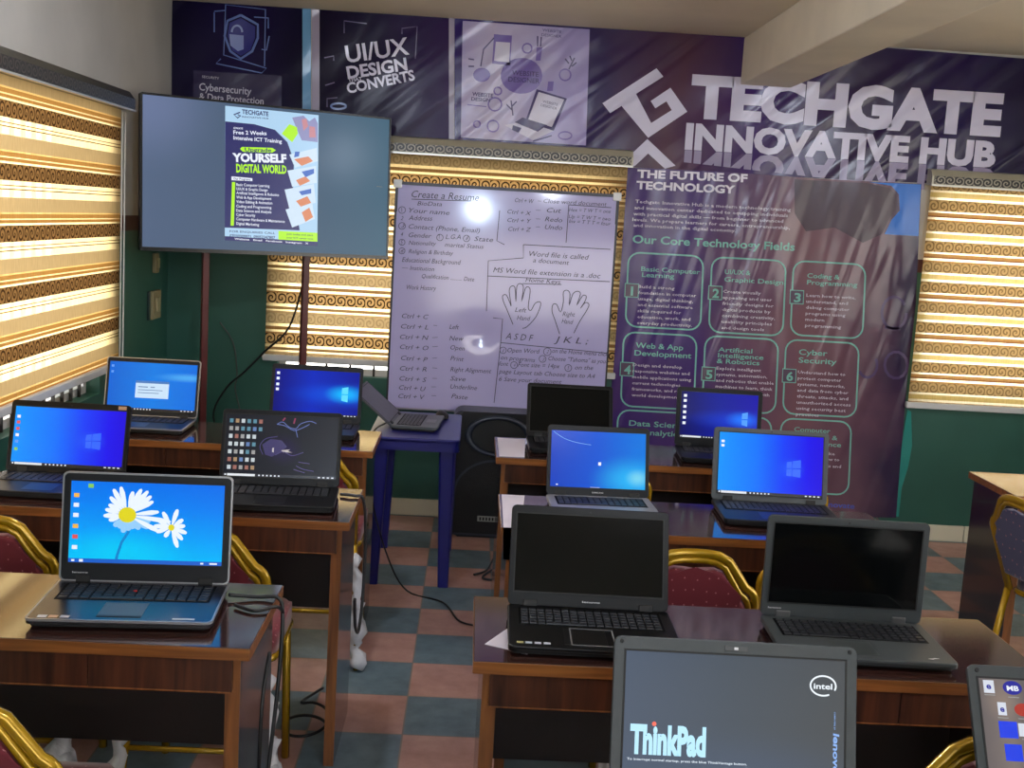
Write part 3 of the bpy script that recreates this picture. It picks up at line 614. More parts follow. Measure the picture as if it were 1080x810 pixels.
# ------------------------------------------------------------------ whiteboard
YW = 6.12
wa, wb_, wc = at(418.5, 193, YW), at(651, 208, YW), at(410.5, 428, YW)
wx0, wx1, wz0, wz1 = (wa.x+wc.x)/2, wb_.x, wc.z, (wa.z+wb_.z)/2
ww, wh = wx1-wx0, wz1-wz0
wroot = empty('whiteboard', ((wx0+wx1)/2, YW, wz0)); tag(wroot, 'white marker board covered in handwritten computer notes, in front of the middle blind', 'whiteboard')
ws_m = mat('whiteboard_enamel', (180, 174, 220), .10, spec=.6, noise=.03, nscale=3)
# enamel sheet leaning and slightly bowed, shaped to catch the lamp glare
m = MB(); nx, nz = 60, 60; dq = at(507, 352, YW); DX, DZ = dq.x-wroot.location.x, dq.z-wroot.location.z
def bow(z): t = z/wh; return .004*math.sin(PI*t)-.0315*(z-wh)
def glare_dent(x, z): return -.011*math.exp(-(((x-DX)/.075)**2+((z-DZ)/.065)**2))  # hollow added to the sheet to make the lower glare spot
for i in range(nx):
    for j in range(nz):
        q = [(-ww/2+ww*(i+a)/nx, -bow(wh*(j+b)/nz)-glare_dent(-ww/2+ww*(i+a)/nx, wh*(j+b)/nz), wh*(j+b)/nz) for a, b in ((0, 0), (1, 0), (1, 1), (0, 1))]
        m.poly(q, smooth=True)
bmesh.ops.remove_doubles(m.bm, verts=m.bm.verts[:], dist=1e-5)
m.build('writing_surface', ws_m, wroot)
MB().box(-ww/2, ww/2, .004, .02, 0, wh).build('backing_board', mat('board_backing', (120, 120, 118), .7), wroot)
fr_m = mat('board_frame', (60, 60, 66), .35, .6)
m = MB(); t = .012
m.box(-ww/2-t, ww/2+t, -.006, .022, wh-.004, wh+t); m.box(-ww/2-t, -ww/2+.003, -.006, .022, 0, wh); m.box(ww/2-.003, ww/2+t, -.006, .022, 0, wh)
m.build('frame', fr_m, wroot)
MB().box(-ww/2-t, ww/2+t, -.006, .022, -.014, .004).build('bottom_rail', mat('silver_rail', (190, 190, 196), .3, .6), wroot)
for sx_ in (-1, 1):
    for zz in (0, wh):
        MB().box(sx_*ww/2-.022, sx_*ww/2+.022, -.010, .024, zz-.022, zz+.022, bev=.006).build('corner_cap', mat('white_plastic', (235, 235, 235), .4), wroot)
for sx_ in (-1, 1): MB().box(sx_*.45-.02, sx_*.45+.02, .02, YB-YW+.0, wh*.72, wh*.72+.03).build('wall_bracket', fr_m, wroot)
tr = MB(); tr.box(-.12, .34, -.07, -.006, -.02, -.006, bev=.003); tr.build('pen_tray', mat('silver_rail', (190, 190, 196), .3, .6), wroot)
for k, (x, c) in enumerate(((-.02, (30, 30, 34)), (.08, (200, 200, 205)), (.22, (220, 220, 225)))):
    q = MB(); q.tube([(0, 0, 0), (.1, 0, 0), (.12, 0, 0)], [.008, .008, .006], 10)
    o = q.build('marker_pen', mat('pen_%d' % k, c, .4)); p = wroot.location; o.location = (p.x+x, p.y-.035, p.z+.003)
    tag(o, ('black marker pen on the whiteboard tray', 'grey marker pen in the middle of the whiteboard tray', 'pale marker pen at the right end of the whiteboard tray')[k], 'marker pen', 'pens on the whiteboard tray')
ink = mat('black_ink', (58, 52, 78), .5); 
WM = frame((0, 0, 0), (1, 0, 0), (0, 0, 1))
def wpx(px, py):
    q = at(px, py, YW-.01); return (q.x-wroot.location.x, q.z-wroot.location.z)
def curve_to_board(m):
    for v in m.bm.verts: v.co.z = bow(min(max(v.co.y, 0), wh))+glare_dent(v.co.x, v.co.y)+.0012
def board_text(items, name):
    for (st, x0, y0, x1, cap) in items:
        m = MB(); y1 = y0+(x1-x0)*.06+random.uniform(-.8, .8)
        put_text(m, st, wpx(x0, y0), wpx(x1, y1), cap*YW/F, -.002, .25, 0, 2)
        curve_to_board(m); m.build(name, ink, wroot, WM, smooth=False)
board_text([('Create a Resume', 434, 208, 505, 7.5), ('BioData', 440, 216.5, 466, 4.5), ('Your name', 431, 224, 474, 5), ('Address', 431, 232, 456, 5), ('Contact (Phone, Email)', 431, 241, 506, 5), ('Gender', 431, 250, 455, 5), ('L.G.A', 470, 252, 486, 5), ('State', 500, 254, 520, 5), ('Nationality', 431, 258, 460, 4.5), ('marital Status', 469, 260, 510, 4.5),
            ('Religion & Birthday', 431, 267, 478, 4.5), ('Educational Background', 424, 276, 486, 5), ('\u2014 Institution', 424, 284, 458, 4.5), ('Qualification .......... Date', 431, 292, 500, 4.5), ('Work History', 429, 305, 460, 5),
            ('1', 423.5, 223.5, 425, 4.5), ('2', 422.5, 232, 425, 4.5), ('3', 423, 240, 425.5, 4.5), ('4', 422.5, 249, 425, 4.5), ('5', 422.5, 257.5, 425, 4.5), ('6', 422.5, 266, 425, 4.5), ('7', 463, 252, 465, 4.5), ('8', 491, 253, 493, 4.5)], 'note_line')
board_text([('Ctrl + C', 424, 335, 452, 5), ('Ctrl + L', 423, 346, 452, 5), ('Ctrl + N', 422, 357, 452, 5), ('Ctrl + O', 422, 367.5, 452, 5), ('Ctrl + P', 423, 379, 451, 5), ('Ctrl + R', 422, 390, 450, 5), ('Ctrl + S', 421.5, 400.5, 450, 5), ('Ctrl + U', 421, 410, 449, 5), ('Ctrl + V', 420.5, 419, 448, 5),
            ('\u2013', 457, 344.5, 461, 5), ('\u2013', 456, 357.5, 462, 5), ('\u2013', 456, 367, 462, 5), ('\u2013', 456, 379, 461, 5), ('\u2013', 456, 389, 461, 5), ('\u2013', 456, 400, 461, 5), ('\u2013', 455, 409, 460, 5), ('\u2013', 455, 418, 460, 5),
            ('Left', 474, 346.5, 484, 5), ('New', 474, 358.5, 489, 5), ('Open', 475, 368, 490, 5), ('Print', 475, 379.5, 489, 5), ('Right Alignment', 475, 391, 518, 5), ('Save', 475, 400.5, 491, 5), ('Underline', 475, 409, 503, 5), ('Paste', 476, 419, 493, 5)], 'shortcut_line')
board_text([('Ctrl + W', 543, 213, 563, 4.5), ('\u2013 Close word document', 567, 213.5, 640, 4.5), ('Ctrl + X', 535, 225, 560, 4.5), ('\u2013  Cut', 565, 223.5, 592, 5), ('Ctrl + Y', 535, 234, 560, 4.5), ('\u2013  Redo', 565, 232.5, 593, 5), ('Ctrl + Z', 536, 243.5, 560, 4.5), ('\u2013  Undo', 565, 241, 593, 5),
            ('Hex = T W T = one', 600, 223, 644, 4), ('Up = T W T = two', 600, 230, 644, 4), ('Inv = T T T = four', 600, 235, 644, 4),
            ('Word file is called', 558, 270, 621, 5.5), ('a document', 562, 276.5, 600, 5), ('MS Word file extension is a .doc', 520, 287, 633, 5.5), ('Home Keys', 554, 297, 591, 5), ('Left', 543, 328.5, 555, 5), ('Hand', 545, 337, 559, 5), ('Right', 593, 333, 606, 5), ('Hand', 592, 340.5, 604, 5),
            ('A S D F', 533, 357, 562, 7), ('J K L ;', 584, 360.5, 620, 7),
            ('1', 529.5, 371, 531, 4), ('Open Word', 535, 371, 569, 5), ('2', 576, 372, 578, 4), ('on the Home menu click', 582, 371.5, 641, 4.8), ('on programs', 528, 378.5, 564, 4.8), ('3', 571.5, 380, 573, 4), ('Choose "Tahoma" as your', 578, 379.5, 641, 4.8), ('font', 526, 385, 536, 4.8), ('4', 541.5, 386, 543, 4), ('Font size = 14px', 546, 386, 590, 4.8), ('5', 598, 389, 600, 4), ('on the', 606, 389, 625, 4.8), ('page Layout tab Choose size to A4', 526, 393, 627, 4.8), ('6 Save your document', 526, 401, 592, 4.8)], 'lesson_line')
def L(pts, w=.75):
    m = MB(); m.ribbon([wpx(*p) for p in pts], w*YW/F, 0); curve_to_board(m); m.build('marker_line', ink, wroot, WM, smooth=False)
L([(434, 210), (497, 212)]); L([(527, 222), (524, 254), (532, 258)]); L([(600, 216), (645, 219)]); L([(600, 216), (597, 256)]); L([(552, 258), (644, 263)]); L([(552, 258), (552, 272), (515, 275), (513, 328)]); L([(514, 291), (643, 297)]); L([(551, 299), (592, 300)]); L([(520, 335), (530, 336), (528, 361)]); L([(528, 361), (640, 372)]); L([(528, 361), (521, 424)])
for cx, cy, r in ((424, 221.5, 3.6), (424, 238.3, 3.6), (424, 255.5, 3.2), (424, 264.5, 3.2), (464, 250.5, 3.4), (492, 251.5, 3.4), (530.5, 369, 3.4), (577, 370.5, 4), (572, 378, 3.6), (542, 384.5, 3.6), (599, 387.5, 3.6)): L(arc(cx, cy, r, r, 0, 360, 14), .6)
lh = [(541, 342), (534, 325), (531, 318), (530, 312), (534, 311), (538, 320), (539, 322), (537, 307), (539, 302), (543, 303), (544, 318), (545, 302), (549, 299), (552, 303), (550, 318), (554, 304), (558, 303), (559, 308), (557, 324), (560, 327), (564, 320), (569, 318), (570, 322), (565, 334), (556, 344), (551, 346)]
L([tuple(v.xy) for v in smooth_path([(*p, 0) for p in lh], 3)], .8)
rh = [(590, 352), (585, 337), (582, 328), (583, 321), (587, 321), (591, 329), (594, 318), (594, 308), (598, 306), (601, 310), (600, 322), (604, 310), (609, 307), (612, 310), (608, 322), (614, 312), (618, 312), (617, 317), (612, 325), (617, 319), (621, 321), (618, 328), (611, 339), (605, 351)]
L([tuple(v.xy) for v in smooth_path([(*p, 0) for p in rh], 3)], .8)

# ------------------------------------------------------------------ television on a two-pole stand
TVC = Vector((-.997, 5.719, 1.748)); TY = .508
u_ = Vector((math.cos(TY), math.sin(TY), 0)); v_ = Vector((-math.sin(TY), math.cos(TY), 0)); w_ = Vector((0, 0, 1))*math.cos(-.044)-v_*math.sin(-.044)
blk = mat('black_gloss_plastic', (14, 14, 17), .22); blkm = mat('black_matt_plastic', (20, 20, 22), .5)
tv = empty('television'); tv.matrix_world = frame(TVC-w_*.355, u_, w_); tag(tv, 'large flat television showing a course flyer, in the left corner', 'television')
TW, TH = 1.24, .71
MB().prism(rrect(-TW/2, TW/2, 0, TH, .008, 3), -.035, -.004, bev=.006).build('casing', blkm, tv)
MB().ring_prism(rrect(-TW/2, TW/2, 0, TH, .008, 3), rrect(-TW/2+.010, TW/2-.010, .018, TH-.010, .002, 3), -.006, .003).build('bezel', blk, tv)
MB().box(-.3, .3, .1, .5, -.06, -.035, bev=.01).build('rear_housing', blkm, tv)
d = MB(); d.poly([(-TW/2+.009, .017, 0), (TW/2-.009, .017, 0), (TW/2-.009, TH-.009, 0), (-TW/2+.009, TH-.009, 0)], [(0, 0), (1, 0), (1, 1), (0, 1)])
scr = d.build('display', wallpaper('tv_backdrop', [(0, (92, 110, 140)), (.5, (80, 100, 126)), (1, (74, 108, 130))], [(.02, .95, .3, .5, (124, 138, 180), .6)], .85), tv, smooth=False)
NV = -v_.copy(); 
Tinv = tv.matrix_world.inverted()
def tvp(px, py):
    d = CR*((px-W/2)/F)+CU*(-(py-H/2)/F)+CF; nn = tv.matrix_world.to_3x3().col[2]
    t = (TVC-CO).dot(nn)/d.dot(nn); q = Tinv @ (CO+d*t); return (q.x, q.y)
def tvshape(polys, material, name, z):
    for pl in polys:
        m = MB(); m.poly([(*tvp(*q), z) for q in pl]); m.build(name, material, scr, smooth=False)
def tvtext(items, material, name, z):
    for st, x0, y0, x1, y1, cap, b in items:
        m = MB(); put_text(m, st, tvp(x0, y0), tvp(x1, y1), cap*5.6/F, b, 0, z, 2); m.build(name, material, scr, smooth=False)
tvshape([[(237.5, 111.5), (336, 121.5), (334.5, 259.5), (237, 253.5)]], glow('flyer_pale', (176, 214, 244), .95), 'flyer_sheet', .001)
tvshape([[(237.5, 128), (268, 131), (290, 137), (303, 150), (310, 170), (309, 200), (316, 243), (237, 240)]], glow('flyer_navy', (18, 22, 96), 1), 'flyer_panel', .0015)
tvshape([[(237, 253.5), (334.5, 259.5), (334.6, 255), (237, 249)]], glow('flyer_navy', (18, 22, 96), 1), 'flyer_footer', .0016)
tvshape([[(255, 155), (287, 156), (291, 158.5), (287, 161), (256, 160), (253, 157)], [(297, 141), (305, 131), (313, 134), (314, 141), (308, 150)], [(293.5, 243.5), (334.6, 245.5), (334.6, 255), (293.5, 252.6)], [(244.5, 192), (248, 192), (246.5, 238), (243, 238)]], glow('flyer_lime', (176, 240, 10), 1), 'lime_shape', .002)
tvshape([[(244, 186), (266, 188), (266, 191), (244, 190)]], glow('flyer_white', (235, 240, 255), 1), 'white_pill', .002)
tvshape([[(305, 163), (334, 156), (335, 170), (311, 177)], [(303, 180), (333, 175), (334, 193), (308, 197)], [(300, 200), (331, 194), (333, 214), (305, 220)], [(301, 221), (329, 213), (332, 231), (308, 240)]], glow('flyer_photo_pale', (206, 226, 244), 1), 'photo_tile', .002)
tvshape([[(310, 168), (325, 165), (330, 170), (318, 175)], [(312, 190), (322, 186), (327, 191), (316, 196)], [(312, 212), (324, 207), (328, 214), (317, 218)], [(318, 224), (326, 219), (330, 229), (322, 234)]], glow('flyer_photo_skin', (216, 132, 92), 1), 'photo_figure', .0025)
tvshape([[(311, 160), (316, 160), (315, 165), (310, 166)], [(318, 181), (331, 178), (331, 183), (322, 187)], [(315, 202), (328, 199), (328, 204), (318, 206)]], glow('flyer_photo_blue', (60, 104, 190), 1), 'photo_shirt', .0026)
tvshape([[(308, 124), (320, 122), (326, 128), (332, 124), (335, 130), (335, 150), (318, 148), (312, 134)]], glow('flyer_photo_lilac', (150, 150, 196), .9), 'photo_group', .0018)
tvshape([[(318, 126), (323, 125), (325, 133), (320, 138)], [(326, 133), (332, 134), (333, 145), (326, 145)]], glow('flyer_photo_pink', (206, 140, 150), .9), 'photo_face', .0022)
tvtext([('TECHGATE', 255, 120, 283, 122.5, 4.6, .03), ('INNOVATIVE HUB', 255, 124, 283, 126, 1.8, .01)], glow('flyer_navy', (18, 22, 96), 1), 'flyer_brand', .003)
tvtext([('GWAYS', 246, 136, 256, 136.6, 2, .02), ('Free 2 Weeks', 246, 141.5, 281, 142.5, 4, .02), ('Intensive ICT Training', 246, 147, 297, 151, 4, .02), ('YOURSELF', 245, 170.3, 302, 171.3, 8.6, .05), ('Basic Computer Learning', 249, 196, 284, 197.6, 3, .01), ('UI/UX & Graphic Design', 249, 200.5, 282, 202, 3, .01), ('Artificial Intelligence & Robotics', 249, 204.7, 294, 207, 3, .01), ('Web & App Development', 249, 209.3, 286, 211, 3, .01), ('Video Editing & Animation', 249, 214, 287, 215.6, 3, .01), ('Coding and Programming', 249, 218.7, 286, 220.4, 3, .01), ('Data Science and Analysis', 249, 223.3, 286, 225, 3, .01), ('Cyber Security', 249, 227.7, 269, 228.6, 3, .01), ('Computer Hardware & Maintenance', 249, 232.2, 300, 235, 3, .01), ('Digital Marketing', 249, 237, 273, 238.4, 3, .01), ('Website   Email   Facebook   Instagram   X', 247, 252.6, 325, 257.6, 1.8, .02)], glow('flyer_white', (235, 240, 255), 1), 'flyer_lettering', .003)
tvtext([('DIGITAL WORLD', 249, 181.5, 302, 183, 8.6, .04)], glow('flyer_lime', (176, 240, 10), 1), 'flyer_headline', .003)
tvtext([('Upgrade', 258, 159.6, 286, 160.4, 4, .02), ('Our Programs', 246, 189.4, 264, 190.4, 2.2, .02), ('FOR ENQUIRIES CALL', 242, 245, 290, 247, 2.2, .01), ('07030309971, 09052347807', 242, 250, 290, 252, 3, .02), ('Join today and start', 302, 247.5, 330, 249, 1.8, .01), ('your ICT career now', 302, 251.3, 330, 252.8, 1.8, .01)], glow('flyer_navy', (18, 22, 96), 1), 'flyer_small_print', .003)
m = MB(); 
for q in ((249, 118.5, 247, 121, 251, 124, 253, 121),): m.ribbon([tvp(253, 118.5), tvp(246.5, 121), tvp(250.5, 124.5), tvp(253.5, 122), tvp(250.5, 121)], .006, .003)
m.build('flyer_mark', glow('flyer_navy', (18, 22, 96), 1), scr, smooth=False)
tvtext([('\u2014\u2014', 397, 197, 403, 197.6, 1.2, .01)], glow('flyer_amber', (200, 170, 60), 1), 'tiny_caption', .003)
tvtext([('HISENSE', 277, 268.8, 285, 269.4, 1.2, .01)], glow('logo_grey', (130, 130, 140), .6), 'maker_mark', .0045) if False else None
# stand
st = empty('television_stand', (TVC.x, TVC.y, 0), TY); tag(st, 'dark red two pole floor stand carrying the television', 'stand')
red = mat('maroon_painted_steel', (84, 26, 26), .35)
for x in (-.29, .215):
    p = MB(); p.box(x-.016, x+.016, .06, .092, .02, 1.62, bev=.004); p.build('pole', red, st)
    p = MB(); p.box(x-.016, x+.016, -.14, .20, 0, .03, bev=.004); p.build('foot', red, st)
MB().box(-.31, .235, .055, .06, 1.5, 1.54).build('cross_bar', red, st)
for x in (-.29, .215): MB().box(x-.02, x+.02, .03, .062, 1.44, 1.64).build('mount_hook', red, st)

# ------------------------------------------------------------------ switches and cables on the left
def wall_box(y, z, w, h, lab, dark=False):
    t = empty('wall_switch'); t.matrix_world = frame((XL, y, z), (0, 1, 0), (0, 0, 1)); tag(t, lab, 'switch')
    MB().box(-w/2, w/2, -h/2, h/2, 0, .022, bev=.005).build('switch_plate', mat('yellowed_plastic', (140, 130, 96), .45), t)
    MB().box(-w/5, w/5, -h/4, h/4, .022, .03, bev=.003).build('rocker', mat('yellowed_plastic_light', (158, 148, 112), .45), t)
    if dark: MB().box(-w/2-.03, -w/2-.004, -h/2, h/2, 0, .012, bev=.003).build('side_plate', mat('dark_green_plate', (16, 42, 40), .4), t)
wall_box(5.96, 1.10, .15, .145, 'larger yellowed wall switch below the television', True)
wall_box(5.965, 1.31, .06, .10, 'smaller yellowed wall switch just under the television edge')
def cable(name, pts, r, label, colour=(14, 14, 16), n=6, group=None, nm='cable'):
    m = MB(); m.tube(smooth_path(pts, n), r, 6); o = m.build(nm, mat('cable_%d_%d_%d' % colour, colour, .45)); tag(o, label, 'cable', group); return o

# ------------------------------------------------------------------ desks
edge_m = wood('orange_wood_edge', (98, 56, 26), (150, 94, 46), .3, 'X'); leg_m = wood('orange_wood_upright', (92, 52, 24), (146, 92, 48), .32, 'Z')
apr_m = wood('walnut_apron', (44, 22, 14), (84, 46, 28), .35, 'Z'); dark_m = mat('dark_walnut_panel', (30, 17, 14), .4, noise=.2, nscale=8)
top_m = mat('dark_walnut_laminate', (58, 34, 30), .10, coat=.6, noise=.16, nscale=6, stretch=(1, 12, 1), spec=.7)
side_m = mat('glossy_walnut_side', (46, 30, 28), .14, coat=.5)
def desk(x0, x1, y0, label, w=.41):
    """front edge at y0 (towards the viewer)"""
    t = empty('desk', ((x0+x1)/2, y0+w/2, 0)); tag(t, label, 'desk', 'walnut computer desks in rows'); W2 = (x1-x0)/2; D2 = w/2
    MB().box(-W2, W2, -D2, D2, .7245, .75, bev=.0012, seg=1).build('desktop', top_m, t)
    MB().box(-W2, W2, -D2-.002, -D2, .7245, .749).build('front_edging', edge_m, t)
    MB().box(W2, W2+.0015, -D2, D2, .7245, .749).build('side_edging', edge_m, t); MB().box(-W2-.0015, -W2, -D2, D2, .7245, .749).build('side_edging', edge_m, t)
    for s in (-1, 1):
        a, b = (W2-.05, W2-.02) if s > 0 else (-W2+.02, -W2+.05)
        p = MB().box(a, b, -D2+.02, D2-.01, 0, .7245).build('side_panel', side_m, t)
        MB().box(a, b, -D2+.018, -D2+.02, 0, .7245).build('panel_edging', leg_m, p)
    for k in range(3):
        xa = -W2+.034+(2*W2-.068)*(0, .36, .74)[k]; xb = -W2+.034+(2*W2-.068)*(.36, .74, 1)[k]
        MB().box(xa+.0008, xb-.0008, -D2+.004, -D2+.017, .655, .7245).build('apron_board', apr_m, t)
    MB().box(-W2+.034, W2-.034, -D2+.003, -D2+.018, .652, .655).build('apron_lip', leg_m, t)
    MB().box(-W2+.05, W2-.05, D2-.03, D2-.014, .36, .7245).build('modesty_panel', dark_m, t)
    return t
desk(-1.59, -.412, 2.262, 'walnut desk under the laptop with daisy wallpaper, nearest at left')
desk(-1.55, -.321, 3.26, 'walnut desk at left carrying the dark icon-covered laptop, second from the front')
desk(-1.55, -.345, 4.27, 'walnut desk at left beside the blue plastic table, farthest left row')
desk(.040, 1.25, 2.250, 'walnut desk at right carrying two laptops with blank black screens, nearest row')
desk(.116, 1.325, 3.29, 'walnut desk at right with a sheet of paper hanging over its left front corner')
desk(.118, 1.325, 4.285, 'walnut desk at right in front of the black loudspeaker')
desk(2.0, 3.2, 4.07, 'walnut desk at the right edge beside the blue chair')
desk(.0, 1.3, 1.28, 'walnut desk under the laptop showing its start-up logo, at the bottom edge')

# ------------------------------------------------------------------ chairs
gold_m = mat('gold_painted_steel', (176, 138, 20), .24, .45, coat=.4)
def dotted(name, rgb):
    m = bpy.data.materials.new(name); m.use_nodes = True; n = m.node_tree; b = n.nodes['Principled BSDF']
    t = n.nodes.new('ShaderNodeTexCoord'); vo = n.nodes.new('ShaderNodeTexVoronoi'); vo.inputs['Scale'].default_value = 34; vo.inputs['Randomness'].default_value = .35; vo.voronoi_dimensions = '2D'; sp = n.nodes.new('ShaderNodeSeparateXYZ'); n.links.new(t.outputs['Object'], sp.inputs[0]); cb = n.nodes.new('ShaderNodeCombineXYZ'); ys = n.nodes.new('ShaderNodeMath'); n.links.new(sp.outputs['Y'], ys.inputs[0]); n.links.new(sp.outputs['Z'], ys.inputs[1]); n.links.new(sp.outputs['X'], cb.inputs[0]); n.links.new(ys.outputs[0], cb.inputs[1]); n.links.new(cb.outputs[0], vo.inputs['Vector'])
    lt = n.nodes.new('ShaderNodeMath'); lt.operation = 'LESS_THAN'; lt.inputs[1].default_value = .07; n.links.new(vo.outputs['Distance'], lt.inputs[0])
    mx = n.nodes.new('ShaderNodeMix'); mx.data_type = 'RGBA'; n.links.new(lt.outputs[0], mx.inputs[0]); mx.inputs[6].default_value = (*lin(rgb), 1); mx.inputs[7].default_value = (*lin((178, 110, 116)), 1)
    n.links.new(mx.outputs[2], b.inputs['Base Color']); b.inputs['Roughness'].default_value = .7; b.inputs['Sheen Weight'].default_value = .3
    return m
maroon = dotted('maroon_dotted_fabric', (110, 14, 34)); navy = dotted('navy_dotted_fabric', (12, 14, 80)); wrap_m = mat('clear_white_wrap', (214, 214, 220), .25, bump=.6, bscale=30)
def back_curve(hw, sh, pk, n=8):
    """half outline of the crowned back, from post to top centre"""
    pts = [(hw, .44), (hw, sh-.05)]
    pts += [(hw-.055*(1-math.cos(a)), sh-.05+.05*math.sin(a)) for a in [i*PI/2/4*.72 for i in range(1, 5)]]
    pts += [(hw*.52, pk-.018), (hw*.36, pk-.004), (hw*.18, pk), (0, pk+.001)]
    return pts
def chair_proto(cloth, wrap=True, rec=.14):
    t = empty('banquet_chair')
    hw, sh, pk = .172, .715, .80
    def outline(k, dz=0):
        h = back_curve(hw*k, sh+dz, pk+dz); return h+[(-x, z) for x, z in h[-2::-1]]
    lean = lambda z: -.02-rec*(z-.44)        # back leans towards the rear (-y)
    f = MB()
    f.tube([(x, lean(z), z) for x, z in outline(1)], .0125, 8); f.tube([(x*.90, lean(z)-.003, z-.008 if z > .5 else z) for x, z in outline(1, -.010)], .0095, 8)
    f.build('back_frame', gold_m, t)
    # padded back, a thick crowned panel
    ol = [(x*.865, .50 if z < .46 else z-.030-(.016*max(0, 1-abs(x)/.10))) for x, z in outline(1)]
    b = MB(); 
    b.prism(ol, -.016, .016, M=Matrix(((1, 0, 0, 0), (0, 0, -1, 0), (0, 1, 0, 0), (0, 0, 0, 1))), bev=.012, seg=3)
    for v in b.bm.verts: v.co.y += lean(v.co.z)-.004
    b.build('back_pad', cloth, t)
    s = MB(); s.prism(rrect(-.19, .19, 0, .35, .06, 5), .44, .50, bev=.022, seg=3); s.build('seat', cloth, t, smooth=True)
    r = MB(); r.tube([(*p, .432) for p in rrect(-.185, .185, .0, .345, .05, 4)], .011, 8, closed=True); r.build('seat_frame', gold_m, t)
    for sx_ in (-1, 1):
        q = MB(); q.tube([(sx_*.172, -.02, .45), (sx_*.182, -.045, .24), (sx_*.205, -.09, .0)], .0125, 8); lg = q.build('leg', gold_m, t)
        if wrap:
            q = MB(); prof = []
            for i in range(19): prof.append((sx_*(.178+.028*i/18)+random.uniform(-.012, .012), -.035-.06*i/18+random.uniform(-.012, .012), .40-.39*i/18))
            q.tube(prof, [random.uniform(.017, .034) for _ in prof], 11)
            for v in q.bm.verts: v.co += Vector((random.uniform(-.007, .007), random.uniform(-.007, .007), random.uniform(-.006, .006)*(v.co.z > .02)))
            q.build('plastic_wrap', wrap_m, lg, smooth=True)
        q = MB(); q.tube([(sx_*.172, .32, .43), (sx_*.178, .335, .0)], .0125, 8); q.build('leg', gold_m, t)
    q = MB(); q.tube([(-.176, -.055, .2), (.176, -.055, .2)], .008, 6); q.build('stretcher', gold_m, t)
    return t
P0 = chair_proto(maroon); first = [True]
def chair(x, y, label, rz=0, src=None):
    if src is None and first[0]: o = P0; first[0] = False
    else: o = copy_tree(src or P0)
    # location given for the crown of the back; its foot stands a little in front
    o.location = (x+math.sin(rz)*-.06, y+.06*math.cos(rz), 0); o.rotation_euler = (0, 0, rz); tag(o, label, 'chair', 'gold framed banquet chairs'); return o
chair(-.815, 1.84, 'maroon chair with gold frame at the bottom left corner, below the daisy laptop desk')
chair(-1.215, 2.95, 'maroon chair with gold frame at the left edge, behind the daisy laptop desk')
chair(-.668, 2.93, 'maroon chair with gold frame and plastic-wrapped legs, just right of the daisy laptop')
chair(-1.38, 3.98, 'maroon chair at the far left, behind the laptop with search bar at the left edge')
chair(-.553, 4.05, 'maroon chair with gold frame right of the dark icon-covered laptop')
chair(.615, 2.95, 'maroon chair with gold frame between the two laptops with blank black screens')
chair(1.02, 3.14, 'maroon chair with gold frame mostly hidden behind the grey laptop with blank screen')
chair(.515, 4.20, 'maroon chair just right of the white edged laptop, in the third row')
chair(1.165, 4.16, 'maroon chair showing a gold corner right of the silver bezel laptop')
chair(.95, 1.87, 'maroon chair whose gold top shows at the bottom edge, left of the bottom-right laptop')
chair(.435, 1.80, 'maroon chair at the bottom edge, hidden behind the laptop showing its start-up logo')
PB = chair_proto(navy, False, .40); PB.location = (2.015, 3.80, 0); PB.rotation_euler = (0, 0, -1.35); tag(PB, 'navy blue chair with gold frame at the right edge', 'chair', 'gold framed banquet chairs')

